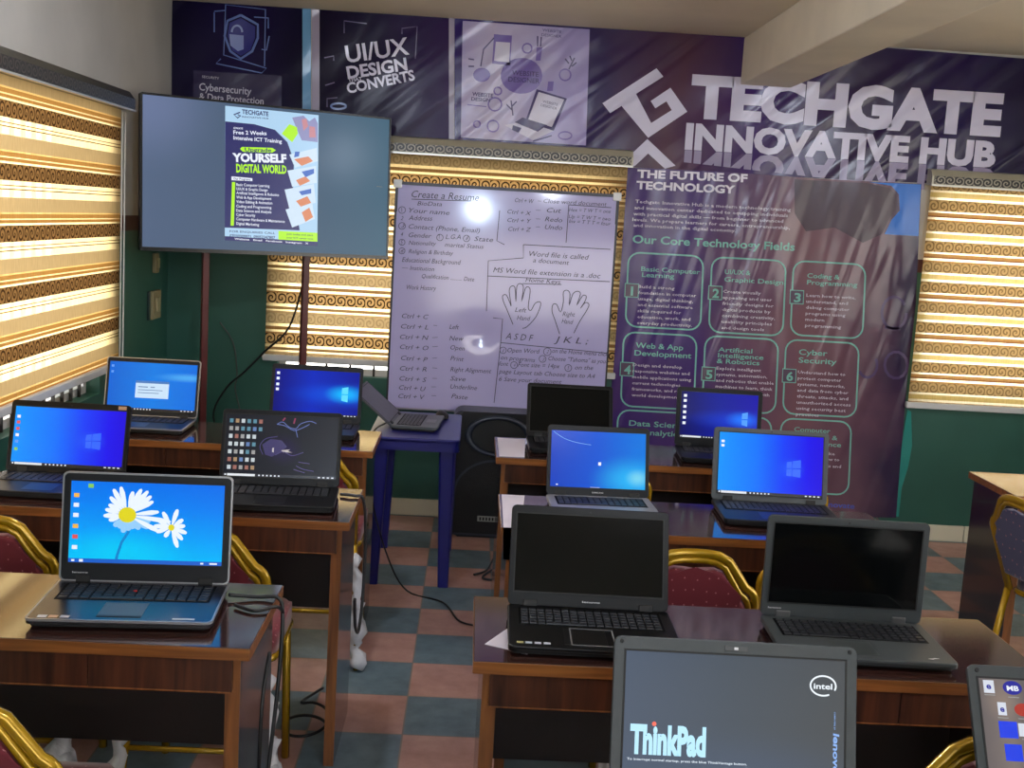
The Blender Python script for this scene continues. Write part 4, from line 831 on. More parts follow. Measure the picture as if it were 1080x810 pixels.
# ------------------------------------------------------------------ laptops
rub = mat('black_rubber', (12, 12, 13), .6)
COLS = dict(satin=(88, 86, 94), silver=(150, 150, 156), dark=(30, 31, 35), black=(14, 14, 17), grey=(84, 88, 92), midgrey=(66, 70, 72), blackgloss=(10, 10, 12))
def body_mat(c, r=.38): return mat('laptop_'+c, COLS[c], .24 if c == 'satin' else r, {'silver': .35, 'satin': .9}.get(c, 0), noise=.05, nscale=40, spec=.22)
key_m = mat('laptop_key', (30, 30, 36), .38, spec=.4); key_w = mat('laptop_key_pale', (190, 192, 200), .45)
def laptop(x, y, yaw, width, db, hl, ang, label, deck, bez, rim=None, screen=None, z=.75, bz=(.016, .022, .032), numpad=False, pale=False, brand=None, hinge=True, extra=None, led=False):
    t = empty('laptop', (x, y, z), yaw); tag(t, label, 'laptop', 'laptops on the desks')
    dm, bm_ = body_mat(deck), body_mat(bez); w2 = width/2
    b = MB(); b.prism(rrect(-w2, w2, -db, .012, .014, 4), .0125, .024, bev=.003); base = b.build('base', dm, t)
    b = MB(); b.prism(rrect(-w2+.006, w2-.006, -db+.012, .008, .012, 3), .004, .0125); b.build('underside', rub, base)
    if rim: 
        q = MB(); q.ring_prism(rrect(-w2-.001, w2+.001, -db-.001, .013, .014, 4), rrect(-w2+.003, w2-.003, -db+.003, .009, .012, 4), .019, .0245); q.build('rim', mat('silver_trim', (160, 160, 164), .3, .6), base)
    for sx_ in (-1, 1):
        for yy in (-db+.030, -.02): MB().box(sx_*(w2-.035)-.012, sx_*(w2-.035)+.012, yy-.005, yy+.005, 0, .005).build('rubber_foot', rub, base)
    MB().box(-w2*.9, w2*.9, -db-.0006, -db+.001, .0145, .0165).build('front_slot', rub, base)
    kx0, kx1, ky0, ky1 = -w2+.028, w2-.028, -.118, -.018
    MB().box(kx0-.004, kx1+.004, ky0-.004, ky1+.004, .0235, .0246).build('keyboard_well', mat('keyboard_well', (5, 5, 6), .6, spec=.1), base)
    k = MB(); cols = 17 if numpad else 14; px = (kx1-kx0)/cols; py = (ky1-ky0)/6
    for r in range(6):
        c = 0
        while c < cols:
            span = 1
            if r == 0 and 3 <= c <= 7: span = 5 if c == 3 else 1
            g = .0016; xa, xb = kx0+c*px+g, kx0+(c+span)*px-g; ya = ky0+r*py+g; yb = ya+py-2*g if r < 5 else ya+py*.72
            o = .0011
            vv = [(xa, ya, .0246), (xb, ya, .0246), (xb, yb, .0246), (xa, yb, .0246), (xa+o, ya+o, .0272), (xb-o, ya+o, .0272), (xb-o, yb-o, .0272), (xa+o, yb-o, .0272)]
            V = [k.bm.verts.new(p) for p in vv]
            for f in ((0, 1, 5, 4), (1, 2, 6, 5), (2, 3, 7, 6), (3, 0, 4, 7), (4, 5, 6, 7)): k.bm.faces.new([V[i] for i in f])
            c += span
    k.build('keyboard', key_w if pale else key_m, base)
    cx = -.02 if numpad else -.005
    MB().box(cx-.045, cx+.045, -db+.022, -.136, .0238, .0247, bev=.0004, seg=1).build('touchpad', mat('touchpad_'+deck, tuple(int(v*.8)+6 for v in COLS[deck]), .3), base)
    if led: MB().box(cx-.045, cx+.045, -db+.022, -db+.030, .0238, .0252).build('touchpad_buttons', key_m, base)
    # lid in its own frame: x right, y up the lid, z towards the user
    c, s = math.cos(ang), math.sin(ang); LM = Matrix(((1, 0, 0, 0), (0, -c, -s, .004), (0, s, -c, .022), (0, 0, 0, 1)))
    l = MB(); l.prism(rrect(-w2, w2, .002, hl, .012, 4), -.008, 0, bev=.0015); lid = l.build('lid', bm_, t, LM)
    if rim:
        q = MB(); q.ring_prism(rrect(-w2-.0008, w2+.0008, .002, hl+.0008, .012, 4), rrect(-w2+.003, w2-.003, .005, hl-.003, .010, 4), -.008, .0012); q.build('rim', mat('silver_trim', (160, 160, 164), .3, .6), lid)
    sx0, sx1, sy0, sy1 = -w2+bz[0], w2-bz[0], bz[2], hl-bz[1]
    q = MB(); q.ring_prism([(sx0-.003, sy0-.003), (sx1+.003, sy0-.003), (sx1+.003, sy1+.003), (sx0-.003, sy1+.003)], [(sx0, sy0), (sx1, sy0), (sx1, sy1), (sx0, sy1)], -.001, .0014); q.build('screen_gasket', rub, lid)
    d = MB(); d.poly([(sx0, sy0, .0006), (sx1, sy0, .0006), (sx1, sy1, .0006), (sx0, sy1, .0006)], [(0, 0), (1, 0), (1, 1), (0, 1)])
    d.build('display', screen or mat('screen_off', (9, 11, 12), .10, spec=.16), lid, smooth=False)
    MB().lathe([(.0022, 0), (.0022, .0008)], 12, Matrix.Translation((0, hl-bz[1]*.5, 0))).build('webcam', rub, lid)
    if hinge:
        for sx_ in (-1, 1): MB().box(sx_*w2*.72-.016, sx_*w2*.72+.016, -.004, .016, -.006, .003, bev=.002).build('hinge', mat('hinge_metal', (120, 120, 122), .3, .7) if bez in ('midgrey',) else rub, lid)
    def U(u, v): return (sx0+(sx1-sx0)*u, sy0+(sy1-sy0)*v)
    def quads(name, material, rects, zz=.0011):
        for (u0, v0, u1, v1) in rects:
            m = MB(); m.poly([(*U(u0, v0), zz), (*U(u1, v0), zz), (*U(u1, v1), zz), (*U(u0, v1), zz)]); m.build(name, material, lid, smooth=False)
    def polys(name, material, pl, zz=.0011):
        for p in pl:
            m = MB(); m.poly([(*U(*q), zz) for q in p]); m.build(name, material, lid, smooth=False)
    def strokes(name, material, pl, w, zz=.0012):
        for p in pl:
            m = MB(); m.ribbon([U(*q) for q in p], w, zz); m.build(name, material, lid, smooth=False)
    def txt(name, material, items, zz=.0014):
        m = MB()
        for st_, u0, v0, u1, v1, cap, bo in items: put_text(m, st_, U(u0, v0), U(u1, v1), cap, bo, 0, zz)
        return m.build(name, material, lid, smooth=False)
    if brand:
        m = MB(); put_text(m, brand[0], (sx0+brand[1]*(sx1-sx0), bz[2]*brand[3]), (sx0+brand[2]*(sx1-sx0), bz[2]*brand[3]), .0042, .02, 0, .0008); m.build('maker_lettering', mat('silver_lettering', (206, 206, 210), .3), lid, smooth=False)
    t['_'] = 0; del t['_']
    return dict(root=t, base=base, lid=lid, U=U, quads=quads, polys=polys, strokes=strokes, txt=txt, w2=w2, db=db, hl=hl, sc=(sx0, sx1, sy0, sy1))
sw = glow('icon_white', (235, 240, 250), 1); tb = glow('taskbar_black', (10, 14, 30), 1); tbw = glow('taskbar_search', (225, 230, 235), 1)
def task10(L_, search=True):
    L_['quads']('taskbar', tb, [(0, 0, 1, .045)], .0009)
    if search: L_['quads']('search_box', tbw, [(.035, .004, .28, .041)])
    L_['quads']('taskbar_icon', sw, [(a, .012, a+.014, .034) for a in (.012, .31, .345, .38, .415, .45, .485)]+[(a, .014, a+.02, .030) for a in (.84, .88, .92, .96)])
ic_col = [glow('icon_blue', (80, 150, 240), 1), glow('icon_amber', (240, 180, 70), 1), glow('icon_red', (220, 80, 80), 1), glow('icon_green', (130, 200, 90), 1), sw]
def icons(L_, pts, w=.03, h=.05, seed=1, pool=None):
    rr = random.Random(seed); g = {}
    for p in pts: g.setdefault(rr.randrange(len(pool or ic_col)), []).append((p[0], p[1], p[0]+w, p[1]+h))
    for k, v in g.items(): L_['quads']('desktop_icon', (pool or ic_col)[k], v)
blue10 = wallpaper('blue_desktop', [(0, (0, 148, 255)), (.35, (0, 118, 255)), (.62, (10, 60, 250)), (.85, (22, 8, 240)), (1, (30, 0, 225))], [(.70, .45, .16, .22, (40, 110, 255), .5)])
def win_light(L_):
    L_['polys']('window_emblem', glow('emblem_blue', (30, 98, 255), 1), [[(.655, .34), (.705, .335), (.705, .455), (.655, .45)], [(.712, .335), (.79, .32), (.79, .46), (.712, .455)], [(.655, .465), (.705, .47), (.705, .58), (.655, .565)], [(.712, .47), (.79, .475), (.79, .61), (.712, .585)]], .0009)
R = math.radians
# nearest left: daisies
q = laptop(-.708, 2.568, .067, .374, .246, .247, R(98), 'silver edged laptop showing white daisies on a blue screen', 'satin', 'dark', rim=True, brand=('lenovo', .03, .13, .45), bz=(.018, .020, .044), led=True,
           screen=wallpaper('daisy_sky', [(0, (0, 196, 252)), (.35, (0, 160, 250)), (.7, (0, 128, 244)), (1, (0, 108, 236))], [(.35, .15, .5, .35, (0, 210, 250), .7)], 1, (.1, .9)))
def petal(cx, cy, a, r0, r1, w):
    ca, sa = math.cos(a), math.sin(a); asp = .58; out = []
    for d, o in ((r0, .25), (r0+(r1-r0)*.35, .8), (r0+(r1-r0)*.7, 1), (r1*.96, .6), (r1, 0), (r1*.96, -.6), (r0+(r1-r0)*.7, -1), (r0+(r1-r0)*.35, -.8), (r0, -.25)):
        out.append((cx+(ca*d-sa*o*w)*asp, cy+sa*d+ca*o*w))
    return out
rr = random.Random(4); cx, cy = .37, .60
q['strokes']('flower_stem', glow('stem_blue', (0, 128, 206), 1), [[(.385, .40), (.34, .26), (.315, .10), (.31, .05)]], .006, .0009)
q['polys']('daisy_petal', glow('petal_white', (236, 246, 255), 1), [petal(cx, cy, R(a), .08, r1_, .030) for a, r1_ in ((-8, .50), (-28, .42), (8, .36), (32, .34), (43, .36), (54, .38), (66, .36), (80, .30), (104, .36), (118, .36), (133, .30), (150, .25), (166, .26), (184, .27), (200, .22))], .0011)
q['polys']('daisy_shade_petal', glow('petal_shade', (150, 206, 250), 1), [petal(cx, cy, R(a), .08, rr.uniform(.18, .30), .036) for a in range(225, 352, 17)], .0010)
q['polys']('daisy_centre', glow('daisy_yellow', (226, 214, 20), 1), [[(cx+.058*math.cos(a*PI/9), cy+.095*math.sin(a*PI/9)) for a in range(18)]], .0013)
q['polys']('small_daisy_petal', glow('petal_white', (236, 246, 255), 1), [petal(.66, .46, R(a), .03, r1_, .028) for a, r1_ in ((-72, .26), (-48, .20), (-20, .19), (10, .16), (40, .17), (75, .24), (118, .22), (150, .18), (175, .20), (200, .18), (240, .14))], .0011)
q['polys']('small_daisy_centre', glow('daisy_yellow', (226, 214, 20), 1), [[(.66+.02*math.cos(a*PI/6), .46+.04*math.sin(a*PI/6)) for a in range(12)]], .0013)
q['quads']('taskbar', glow('taskbar_blue', (20, 92, 200), 1), [(0, 0, 1, .05)], .0009); q['quads']('taskbar_icon', sw, [(.07, .008, .095, .04), (.02, .012, .04, .036), (.86, .014, .88, .034), (.92, .014, .97, .034)])
icons(q, [(.02, v) for v in (.80, .68, .555, .42, .29, .16)]+[(.11, .92)], .035, .05, 3)
for nm_, x_, c_ in (('sticker', -.165, (200, 200, 205)), ('sticker', -.143, (190, 150, 120)), ('sticker', -.12, (170, 170, 180))): MB().box(x_, x_+.018, -.236, -.222, .0240, .0246).build(nm_, mat('sticker_%d' % c_[1], c_, .4), q['base'])
MB().box(.105, .15, -.232, -.226, .0240, .0246, M=Matrix.Rotation(.0, 4, 'Z')).build('maker_badge', mat('silver_lettering', (206, 206, 210), .3), q['base'])
MB().lathe([(.004, .026), (.004, .0285)], 10, Matrix.Translation((-.005, -.065, 0))).build('pointing_stick', mat('red_nub', (190, 40, 30), .5), q['base'])
# left row two
q = laptop(-1.235, 3.58, -.013, .370, .245, .223, R(104.8), 'black laptop with plain blue desktop and search bar at the left edge', 'dark', 'black', screen=blue10, bz=(.014, .020, .022)); task10(q); win_light(q)
icons(q, [(.02, v) for v in (.80, .70, .59, .48, .37, .24)], .03, .05, 5); MB().box(.145, .17, .208, .219, 0, .0012).build('energy_sticker', mat('sticker_150', (170, 150, 150), .4), q['lid'])
dkw = wallpaper('dark_desktop', [(0, (22, 24, 34)), (.6, (30, 32, 42)), (1, (38, 40, 48))], [(.52, .45, .2, .3, (40, 30, 74), .8)])
q = laptop(-.572, 3.563, .057, .370, .248, .235, R(105.7), 'black laptop with rows of icons on a dark wallpaper', 'black', 'black', screen=dkw, bz=(.012, .016, .026)); task10(q)
icons(q, [(.03+c*.052, .86-r*.125) for r in range(7) for c in range(6 if r < 2 else 5)], .032, .065, 8, [glow('icon_grey', (150, 150, 150), 1), glow('icon_teal', (80, 130, 150), 1), glow('icon_tan', (160, 130, 96), 1), glow('icon_pale', (190, 200, 205), 1), glow('icon_slate', (90, 120, 170), 1), glow('icon_rose', (150, 96, 86), 1)])
q['strokes']('wing_art', glow('art_blue', (96, 116, 190), .8), [[tuple(v.xy) for v in smooth_path([(*p, 0) for p in pl], 4)] for pl in ([(.45, .86), (.5, .90), (.56, .82), (.62, .80), (.66, .88), (.74, .93), (.8, .90)], [(.45, .86), (.52, .84), (.6, .77), (.66, .80), (.74, .88)], [(.62, .79), (.64, .66)])], .0022)
q['strokes']('wing_glint', glow('art_rose', (150, 50, 90), .8), [[(.61, .97), (.60, .88)], [(.52, .97), (.50, .92)]], .0045)
q['polys']('mask_art', glow('art_purple', (44, 32, 96), .9), [[(.33, .52), (.40, .62), (.50, .60), (.55, .50), (.50, .42), (.42, .33), (.36, .36)]], .0009)
q['polys']('mask_glint', glow('art_pale', (200, 190, 190), .9), [[(.42, .47), (.435, .48), (.435, .40), (.42, .41)], [(.5, .44), (.58, .46), (.56, .43), (.60, .41), (.52, .41)]], .0012)
q['strokes']('swirl_art', glow('art_violet', (70, 60, 130), .8), [[tuple(v.xy) for v in smooth_path([(*p, 0) for p in pl], 4)] for pl in ([(.34, .36), (.31, .5), (.36, .62), (.46, .66)], [(.45, .36), (.52, .42), (.60, .36), (.7, .42)], [(.64, .2), (.70, .15), (.8, .12)], [(.62, .14), (.72, .09)], [(.66, .26), (.76, .24)])], .002)
# left row three
q = laptop(-1.26, 4.617, .007, .369, .248, .233, R(103.3), 'silver rimmed laptop with an open dialog window, at the back left', 'dark', 'dark', rim=True, screen=wallpaper('azure_beams', [(0, (0, 100, 214)), (.5, (0, 124, 230)), (1, (0, 110, 226))], [(.9, .72, .45, .12, (90, 190, 250), .7)]), bz=(.012, .018, .024)); task10(q, False)
q['quads']('dialog_window', glow('dialog_white', (200, 226, 250), 1), [(.31, .26, .69, .62)], .0010); q['quads']('dialog_title', glow('dialog_blue', (60, 120, 190), 1), [(.31, .57, .69, .62)], .0012); q['quads']('dialog_text', glow('dialog_ink', (90, 130, 180), 1), [(.34, .48, .45, .50), (.48, .48, .53, .50), (.34, .42, .62, .435), (.34, .36, .58, .375)], .0013)
icons(q, [(.02, .88), (.02, .76)], .03, .05, 2)
hero = wallpaper('hero_desktop', [(0, (4, 10, 120)), (.45, (0, 40, 190)), (1, (0, 20, 150))], [(.92, .48, .9, .34, (0, 90, 240), .8), (.84, .5, .28, .24, (10, 190, 255), .95)])
q = laptop(-.617, 4.679, .005, .370, .245, .234, R(105.3), 'dark grey laptop with a glowing blue beam wallpaper, left of the blue plastic table', 'dark', 'dark', screen=hero, bz=(.014, .022, .028)); task10(q, False)
q['polys']('window_emblem', glow('emblem_cyan', (90, 220, 255), 1), [[(.80, .36), (.875, .33), (.875, .49), (.80, .49)], [(.80, .51), (.875, .51), (.875, .67), (.80, .64)]], .0009)
icons(q, [(.02, v) for v in (.88, .76, .63, .52)], .035, .06, 2, [sw])
# right row three
q = laptop(.417, 4.624, .006, .351, .245, .231, R(117.9), 'black laptop with its screen off, in front of the whiteboard corner', 'black', 'black', bz=(.014, .016, .024))
hero2 = wallpaper('hero_desktop_dim', [(0, (2, 4, 90)), (.5, (0, 20, 150)), (1, (10, 0, 170))], [(.85, .42, .9, .30, (0, 60, 220), .8), (.80, .45, .26, .22, (20, 120, 255), .9)])
q = laptop(1.01, 4.581, -.058, .344, .244, .238, R(100.1), 'black laptop with a dark blue beam wallpaper, in front of the tall mauve poster', 'black', 'black', screen=hero2, bz=(.018, .018, .036)); task10(q)
q['polys']('window_emblem', glow('emblem_deep', (60, 150, 255), 1), [[(.80, .34), (.875, .31), (.875, .45), (.80, .45)], [(.80, .47), (.875, .47), (.875, .62), (.80, .59)]], .0009)
icons(q, [(.03, v) for v in (.88, .77, .64, .52, .40, .28)], .04, .06, 2, [sw])
# right row two
q = laptop(.43, 3.631, .04, .331, .245, .227, R(107.4), 'laptop with pale silver keyboard and a small bin icon on blue', 'silver', 'dark', screen=wallpaper('seven_desktop', [(0, (0, 60, 190)), (.5, (0, 84, 214)), (1, (0, 120, 226))], [(.86, .16, .5, .5, (40, 190, 250), .85), (.92, .2, .16, .2, (150, 230, 240), .6)]), bz=(.012, .018, .028), brand=('SAMSUNG', .44, .56, .4))
icons(q, [(.50, .40)], .03, .06, 2, [sw]); q['strokes']('light_arc', glow('arc_blue', (80, 160, 240), .9), [[tuple(v.xy) for v in smooth_path([(0.02, .98, 0), (.12, .87, 0), (.25, .80, 0), (.42, .76, 0)], 4)]], .0018); q['quads']('taskbar_icon', sw, [(.42, .006, .52, .012), (.06, .03, .08, .05)])
q = laptop(.993, 3.667, -.04, .375, .248, .238, R(102.8), 'silver bezel laptop with plain blue desktop and search bar, second row right', 'dark', 'grey', screen=blue10, bz=(.018, .016, .024), numpad=True); task10(q); win_light(q); icons(q, [(.02, .83), (.02, .76)], .03, .04, 4, [sw])
# right row one
q = laptop(.296, 2.533, -.018, .365, .254, .231, R(114.2), 'glossy black laptop with a blank screen above a folded paper', 'blackgloss', 'blackgloss', brand=('lenovo', .46, .58, .4), bz=(.014, .020, .034), numpad=True)
for x_, c_, w_s in ((-.165, (190, 180, 120), .014), (-.147, (190, 200, 215), .014), (-.128, (200, 200, 215), .014), (-.109, (200, 205, 220), .014), (.105, (150, 170, 220), .022), (.131, (220, 220, 225), .022), (.156, (140, 140, 200), .02)): MB().box(x_, x_+w_s, -.236, -.226, .0240, .0246).build('sticker', mat('sticker_%d_%d' % (c_[0], c_[2]), c_, .4), q['base'])
MB().ring_prism(rrect(-.052, .042, -.234, -.134, .004, 2), rrect(-.049, .039, -.231, -.137, .003, 2), .0242, .0252).build('touchpad_trim', mat('silver_trim', (160, 160, 164), .3, .6), q['base'])
q = laptop(.876, 2.537, -.037, .367, .24, .237, R(90.9), 'grey laptop with metal hinges and a blank dark screen', 'midgrey', 'midgrey', brand=('lenovo', .0, .09, .55), bz=(.016, .018, .036), numpad=True)
m = MB(); m.prism([(.125, -.217), (.135, -.220), (.138, -.216), (.150, -.213), (.140, -.211), (.137, -.214)], .024, .0246); m.build('maker_badge', mat('silver_lettering', (206, 206, 210), .3), q['base'])
# front row
q = laptop(.435, 1.655, -.015, .379, .245, .245, R(106.1), 'large grey laptop showing its start-up brand logo, at the bottom edge', 'midgrey', 'midgrey', screen=wallpaper('boot_screen', [(0, (66, 84, 110)), (.5, (62, 76, 92)), (1, (64, 70, 76))], [(.5, .0, .9, .5, (70, 90, 122), .7)], .75), bz=(.019, .022, .030))
# lid top sits a little higher than its nominal frame
q['txt']('boot_lettering', glow('boot_cyan', (170, 226, 255), 1.0), [('ThinkPad', .03, .215, .373, .215, .042, .05)])
q['polys']('boot_dot', glow('boot_red', (240, 70, 30), 1), [[(.137+.010*math.cos(a*PI/8), .440+.018*math.sin(a*PI/8)) for a in range(16)]], .0016)
q['txt']('boot_prompt', glow('boot_white', (220, 235, 250), 1), [('To interrupt normal startup, press the blue ThinkVantage button.', .02, .155, .56, .155, .0035, .01)])
m = MB(); U = q['U']; m.ribbon([U(.9+.058*math.cos(R(a)), .80+.077*math.sin(R(a))) for a in range(-25, 300, 12)], .0026, .0014); m.build('chip_logo_ring', glow('logo_white', (230, 240, 250), 1), q['lid'], smooth=False)
q['txt']('chip_logo', glow('logo_white', (230, 240, 250), 1), [('intel', .857, .775, .942, .775, .0088, .02)])
m = MB(); put_text(m, 'lenovo', U(.950, .435), U(.950, .12), .0092, .03, .1, .0014); 
for v in m.bm.verts: pass
m.build('maker_logo', glow('logo_blue', (110, 160, 230), 1), q['lid'], smooth=False)
m = MB(); put_text(m, 'COMPUTERS BY', U(.952, .60), U(.952, .46), .0022, .01, 0, .0014); m.build('maker_small_print', glow('logo_blue', (110, 160, 230), 1), q['lid'], smooth=False)
for sx_ in (-1, 1): MB().lathe([(.0035, 0), (.003, .0012)], 12, Matrix.Translation((sx_*.178, .237, 0))).build('screw_cap', rub, q['lid'])
MB().box(-.018, .018, .230, .238, 0, .0014, bev=.0005, seg=1).build('lid_latch', mat('latch_grey', (58, 60, 62), .4), q['lid']); MB().box(-.003, .003, .232, .236, .001, .002).build('latch_light', mat('silver_lettering', (206, 206, 210), .3), q['lid'])
q = laptop(1.0086, 1.640, R(-2), .375, .245, .235, R(123), 'grey laptop cut by the bottom right corner, with coloured desktop icons', 'midgrey', 'midgrey', screen=wallpaper('dusk_desktop', [(0, (112, 104, 104)), (.12, (134, 122, 118)), (.24, (96, 92, 94)), (.4, (70, 66, 70)), (1, (60, 54, 58))], [(.1, .8, .12, .2, (160, 140, 124), .5)], .9), bz=(.016, .022, .030))
q['quads']('document_icon', glow('icon_page', (214, 220, 232), 1), [(.02, .875, .07, .985), (.075, .69, .115, .80), (.16, .52, .20, .63), (.27, .52, .33, .63), (.215, .34, .255, .44)])
q['quads']('blue_icon', glow('icon_royal', (20, 60, 230), 1), [(.07, .50, .155, .64), (.085, .31, .165, .45)])
q['polys']('round_icon', glow('icon_indigo', (26, 30, 150), 1), [[(.155+.045*math.cos(a*PI/12), .93+.06*math.sin(a*PI/12)) for a in range(24)]])
q['polys']('round_icon', glow('icon_brick', (170, 50, 40), 1), [[(.19+.038*math.cos(a*PI/12), .745+.055*math.sin(a*PI/12)) for a in range(24)]])
q['txt']('icon_lettering', sw, [('MB', .128, .905, .184, .905, .008, .03)]); q['txt']('icon_letters', glow('icon_indigo', (26, 30, 150), 1), [('e', .033, .91, .055, .91, .010, .03), ('e', .085, .72, .105, .72, .010, .03)])
q['quads']('icon_caption', glow('caption_grey', (170, 170, 170), .8), [(.13, .845, .18, .852), (.02, .855, .07, .862), (.07, .665, .12, .672), (.165, .665, .22, .672), (.17, .495, .2, .502)])
MB().lathe([(.004, 0), (.0035, .0012)], 12, Matrix.Translation((-.172, .226, 0))).build('screw_cap', rub, q['lid'])

# ------------------------------------------------------------------ blue plastic table with its laptop and mouse
bl = mat('blue_plastic', (24, 24, 108), .32); bt = empty('plastic_table', (-.225, 5.31, 0)); tag(bt, 'blue plastic side table between the left desks and the loudspeaker', 'table')
m = MB(); m.prism(rrect(-.20, .20, -.34, .34, .03, 4), .655, .672, bev=.005); m.ring_prism(rrect(-.20, .20, -.34, .34, .03, 4), rrect(-.188, .188, -.328, .328, .02, 4), .617, .66); m.build('tabletop', bl, bt)
for sx_ in (-1, 1):
    for sy_ in (-1, 1):
        g = MB()
        def sec(h, k, o): return rrect(sx_*(.145+o)-k, sx_*(.145+o)+k, sy_*(.28+o*.5)-k, sy_*(.28+o*.5)+k, .010, 2)
        A = [[g.bm.verts.new((p[0], p[1], zz)) for p in sec(0, k, o)] for zz, k, o in ((0, .024, .012), (.655, .036, .0))]
        n = len(A[0])
        for i in range(n): g.bm.faces.new((A[0][i], A[0][(i+1) % n], A[1][(i+1) % n], A[1][i]))
        g.bm.faces.new(A[0][::-1]); g.bm.faces.new(A[1]); g.build('leg', bl, bt)
q = laptop(-.318, 5.30, R(86), .34, .20, .225, R(140), 'slim dark grey laptop turned sideways on the blue plastic table', 'grey', 'grey', z=.672, bz=(.010, .012, .018), screen=mat('speckled_screen', (62, 62, 74), .35, noise=.15, nscale=30))  # screen in speckled grey
mo = empty('computer_mouse', (-.12, 5.52, .672), .2); tag(mo, 'black computer mouse at the back of the blue plastic table', 'mouse')
m = MB(); m.lathe([(.001, .034), (.018, .031), (.029, .02), (.032, .008), (.030, 0)], 20, None, 1, 1.7); m.build('shell', blkm, mo, smooth=True); MB().lathe([(.004, .03), (.005, .034), (.004, .037)], 10, Matrix.Translation((0, .028, -.006))).build('wheel', rub, mo)

# ------------------------------------------------------------------ loudspeaker
sp = empty('loudspeaker', (.165, 5.98, 0)); tag(sp, 'tall black loudspeaker on the floor under the whiteboard', 'loudspeaker')
cab = mat('black_speaker_shell', (12, 13, 17), .38, bump=.08, bscale=150); w2 = .235
ol = rrect(-w2, w2, 0.0, .655, .05, 5)
m = MB(); m.prism(ol, -.06, .13, M=Matrix(((1, 0, 0, 0), (0, 0, -1, 0), (0, 1, 0, 0), (0, 0, 0, 1))), bev=.02); m.build('cabinet', cab, sp)
FM = Matrix(((1, 0, 0, 0), (0, 0, -1, -.13), (0, 1, 0, 0), (0, 0, 0, 1)))      # local xy = front face, z towards the viewer
FMh = FM @ Matrix.Translation((0, .535, 0))
m = MB(); m.lathe([(.172, 0), (.172, .012), (.160, .020), (.146, .016), (.136, .002)], 40, FMh, 1, .62, caps=False); m.build('horn_ring', mat('speaker_ring', (46, 52, 66), .3), sp)
m = MB(); m.lathe([(.136, .003), (.09, -.004), (.03, -.008), (.001, -.008)], 36, FMh @ Matrix.Translation((0, 0, .012)), 1, .6); m.build('horn_throat', mat('speaker_dark', (10, 11, 14), .5), sp)
g = [(-.21, .02), (.21, .02), (.21, .24)]+[(.21*math.cos(R(a)), .24+.17*math.sin(R(a))) for a in range(8, 180, 8)]+[(-.21, .24)]
m = MB(); m.prism(g, 0, .018, FM, bev=.008); m.build('grille', mat('speaker_grille', (7, 8, 13), .6, bump=.3, bscale=220), sp)
m = MB(); m.ribbon(g, .012, .014, True); bmesh.ops.transform(m.bm, matrix=FM @ Matrix.Translation((0, 0, .005)), verts=m.bm.verts); m.build('grille_rim', mat('speaker_ring', (46, 52, 66), .3), sp)
m = MB(); m.box(-.055, .055, -.014, .014, 0, .004); bmesh.ops.transform(m.bm, matrix=FM @ Matrix.Translation((-.03, .105, .018)), verts=m.bm.verts); bd = m.build('badge', mat('badge_silver', (150, 152, 150), .35), sp)
m = MB()
for k in range(6): m.box(-.045+k*.016, -.036+k*.016, -.008, .008, .004, .005)
bmesh.ops.transform(m.bm, matrix=FM @ Matrix.Translation((-.03, .105, .018)), verts=m.bm.verts); m.build('badge_marks', rub, bd)

# ------------------------------------------------------------------ papers
pap = mat('white_paper', (216, 208, 222), .6)
def paper(pts, lab, hang=None):
    m = MB(); V = [m.bm.verts.new(p) for p in pts]; m.bm.faces.new(V)
    if hang:
        a = [m.bm.verts.new(p) for p in hang]; m.bm.faces.new([V[2], V[3], a[1], a[0]])
    r = bmesh.ops.extrude_face_region(m.bm, geom=m.bm.faces[:]); bmesh.ops.translate(m.bm, verts=[v for v in r['geom'] if isinstance(v, bmesh.types.BMVert)], vec=(0, 0, .0008))
    o = m.build('paper_sheet', pap); tag(o, lab, 'paper', 'loose papers on the right desks'); return o
paper([(.128, 4.67, .7505), (.240, 4.665, .7505), (.224, 4.31, .7505), (.128, 4.30, .7505)], 'white sheet of paper on the desk in front of the loudspeaker')
paper([(.125, 3.69, .7505), (.200, 3.69, .7505), (.172, 3.286, .7505), (.122, 3.286, .7505)], 'white paper hanging over the front left corner of the middle right desk', [(.158, 3.286, .655), (.126, 3.286, .655)])
paper([(.062, 2.345, .7505), (.125, 2.47, .7508), (.175, 2.40, .7512), (.150, 2.300, .7505)], 'folded white paper sticking out from under the glossy black laptop')

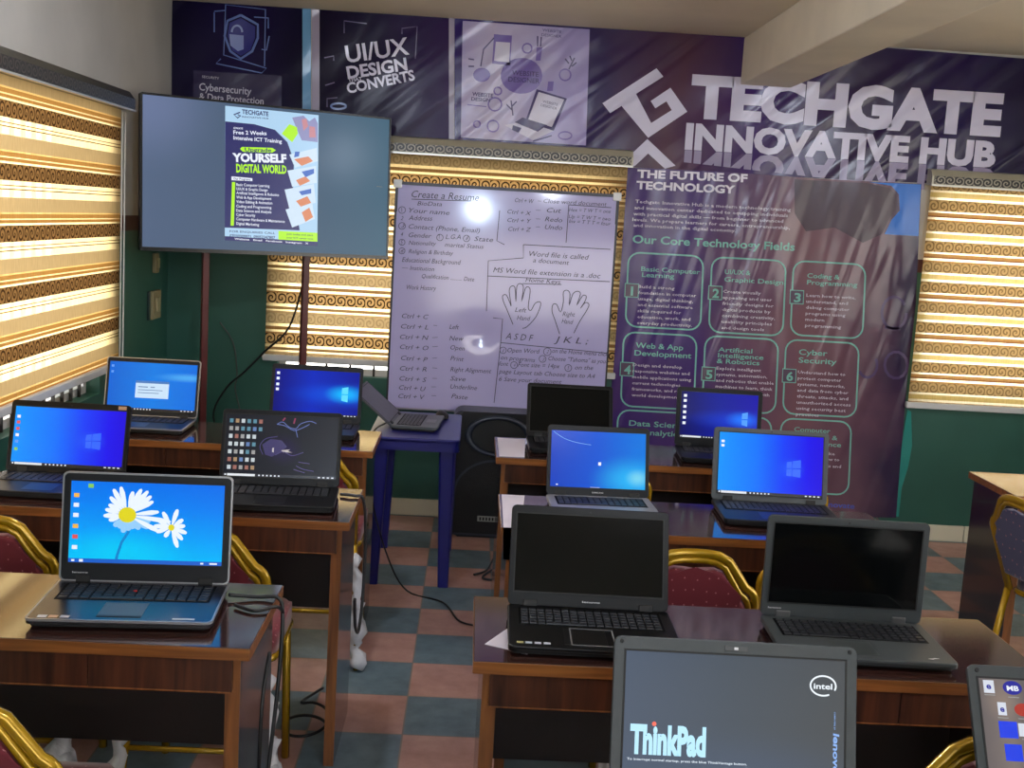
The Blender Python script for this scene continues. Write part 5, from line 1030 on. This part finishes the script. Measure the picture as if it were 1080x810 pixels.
# ------------------------------------------------------------------ cables
def fz(px, py, z): return tuple(at(px, py, Z=z))
cable('tv', [tuple(at(320, 298, 5.98)), tuple(at(305, 345, 6.05)), tuple(at(280, 370, 6.1)), tuple(at(258, 392, 6.1)), tuple(at(238, 410, 6.1)), tuple(at(225, 440, 6.1)), (-1.25, 6.1, .3), (-1.26, 6.1, .008)], .006, 'black cable hanging down behind the television poles')
cable('tv2', [tuple(at(232, 340, 6.2)), tuple(at(246, 362, 6.2)), tuple(at(250, 395, 6.2)), tuple(at(248, 410, 6.2)), tuple(at(254, 440, 6.2)), (-1.18, 6.2, .2), (-1.18, 6.2, .008)], .004, 'thin grey cable on the green wall right of the left television pole', (70, 74, 70))
cable('bt', [(-.36, 5.16, .70), (-.40, 4.99, .69), (-.405, 4.945, .60), (-.39, 4.93, .40), (-.31, 4.92, .15), (-.22, 4.90, .012), (-.06, 4.78, .008), (.02, 4.55, .008), (.16, 4.50, .008)], .004, 'black charger cable running from the blue table down to the floor')
cable('l1', [(-.515, 2.55, .762), (-.45, 2.56, .757), (-.405, 2.56, .757), (-.392, 2.55, .72), (-.388, 2.50, .60), (-.392, 2.44, .45), (-.394, 2.39, .36), (-.394, 2.34, .36), (-.394, 2.31, .48), (-.394, 2.33, .62), (-.394, 2.40, .69)], .0045, 'black power cable looped down the side of the daisy laptop desk')
cable('l1b', [(-.49, 2.50, .757), (-.44, 2.47, .756), (-.40, 2.50, .757), (-.388, 2.53, .735)], .004, 'short black cable end lying on the daisy laptop desk')
cable('l5', [(-.38, 3.56, .757), (-.335, 3.55, .757), (-.308, 3.56, .74), (-.300, 3.60, .60), (-.300, 3.58, .42), (-.302, 3.50, .34), (-.302, 3.38, .40), (-.302, 3.33, .5)], .005, 'grey and black cable hanging down the side of the second left desk', (52, 52, 56))
cf = [(.02+.12*math.cos(a), .10*math.sin(a), .008+.004*k) for k, a in enumerate([i*.55 for i in range(16)])]
fo = fz(318, 775, 0); cable('fl', [(fo[0]+.0+p[0]*.6, fo[1]+p[1], p[2]) for p in cf]+[(fo[0]+.02, fo[1]+.35, .008)], .005, 'coiled black cable on the floor between the two nearest left desks')
fo = fz(518, 610, 0); cable('fl2', [(fo[0]-.08, fo[1]+.02, .008), (fo[0]-.02, fo[1]+.10, .008), (fo[0]+.02, fo[1]+.28, .02), (fo[0]+.03, fo[1]+.15, .014), (fo[0]-.04, fo[1]-.02, .008), (fo[0]+.06, fo[1]-.05, .008)], .005, 'tangled dark cable on the floor beside the leg of the farthest right desk', (40, 44, 50))
cable('r2', [(-.02+1.345, 3.60, .757), (1.30, 3.5, .757), (1.22, 3.46, .757)], .003, 'thin cable at the right end of the middle right desk')
bpy.data.objects.remove(TXO); bpy.data.curves.remove(TXT)
bpy.context.view_layer.update()
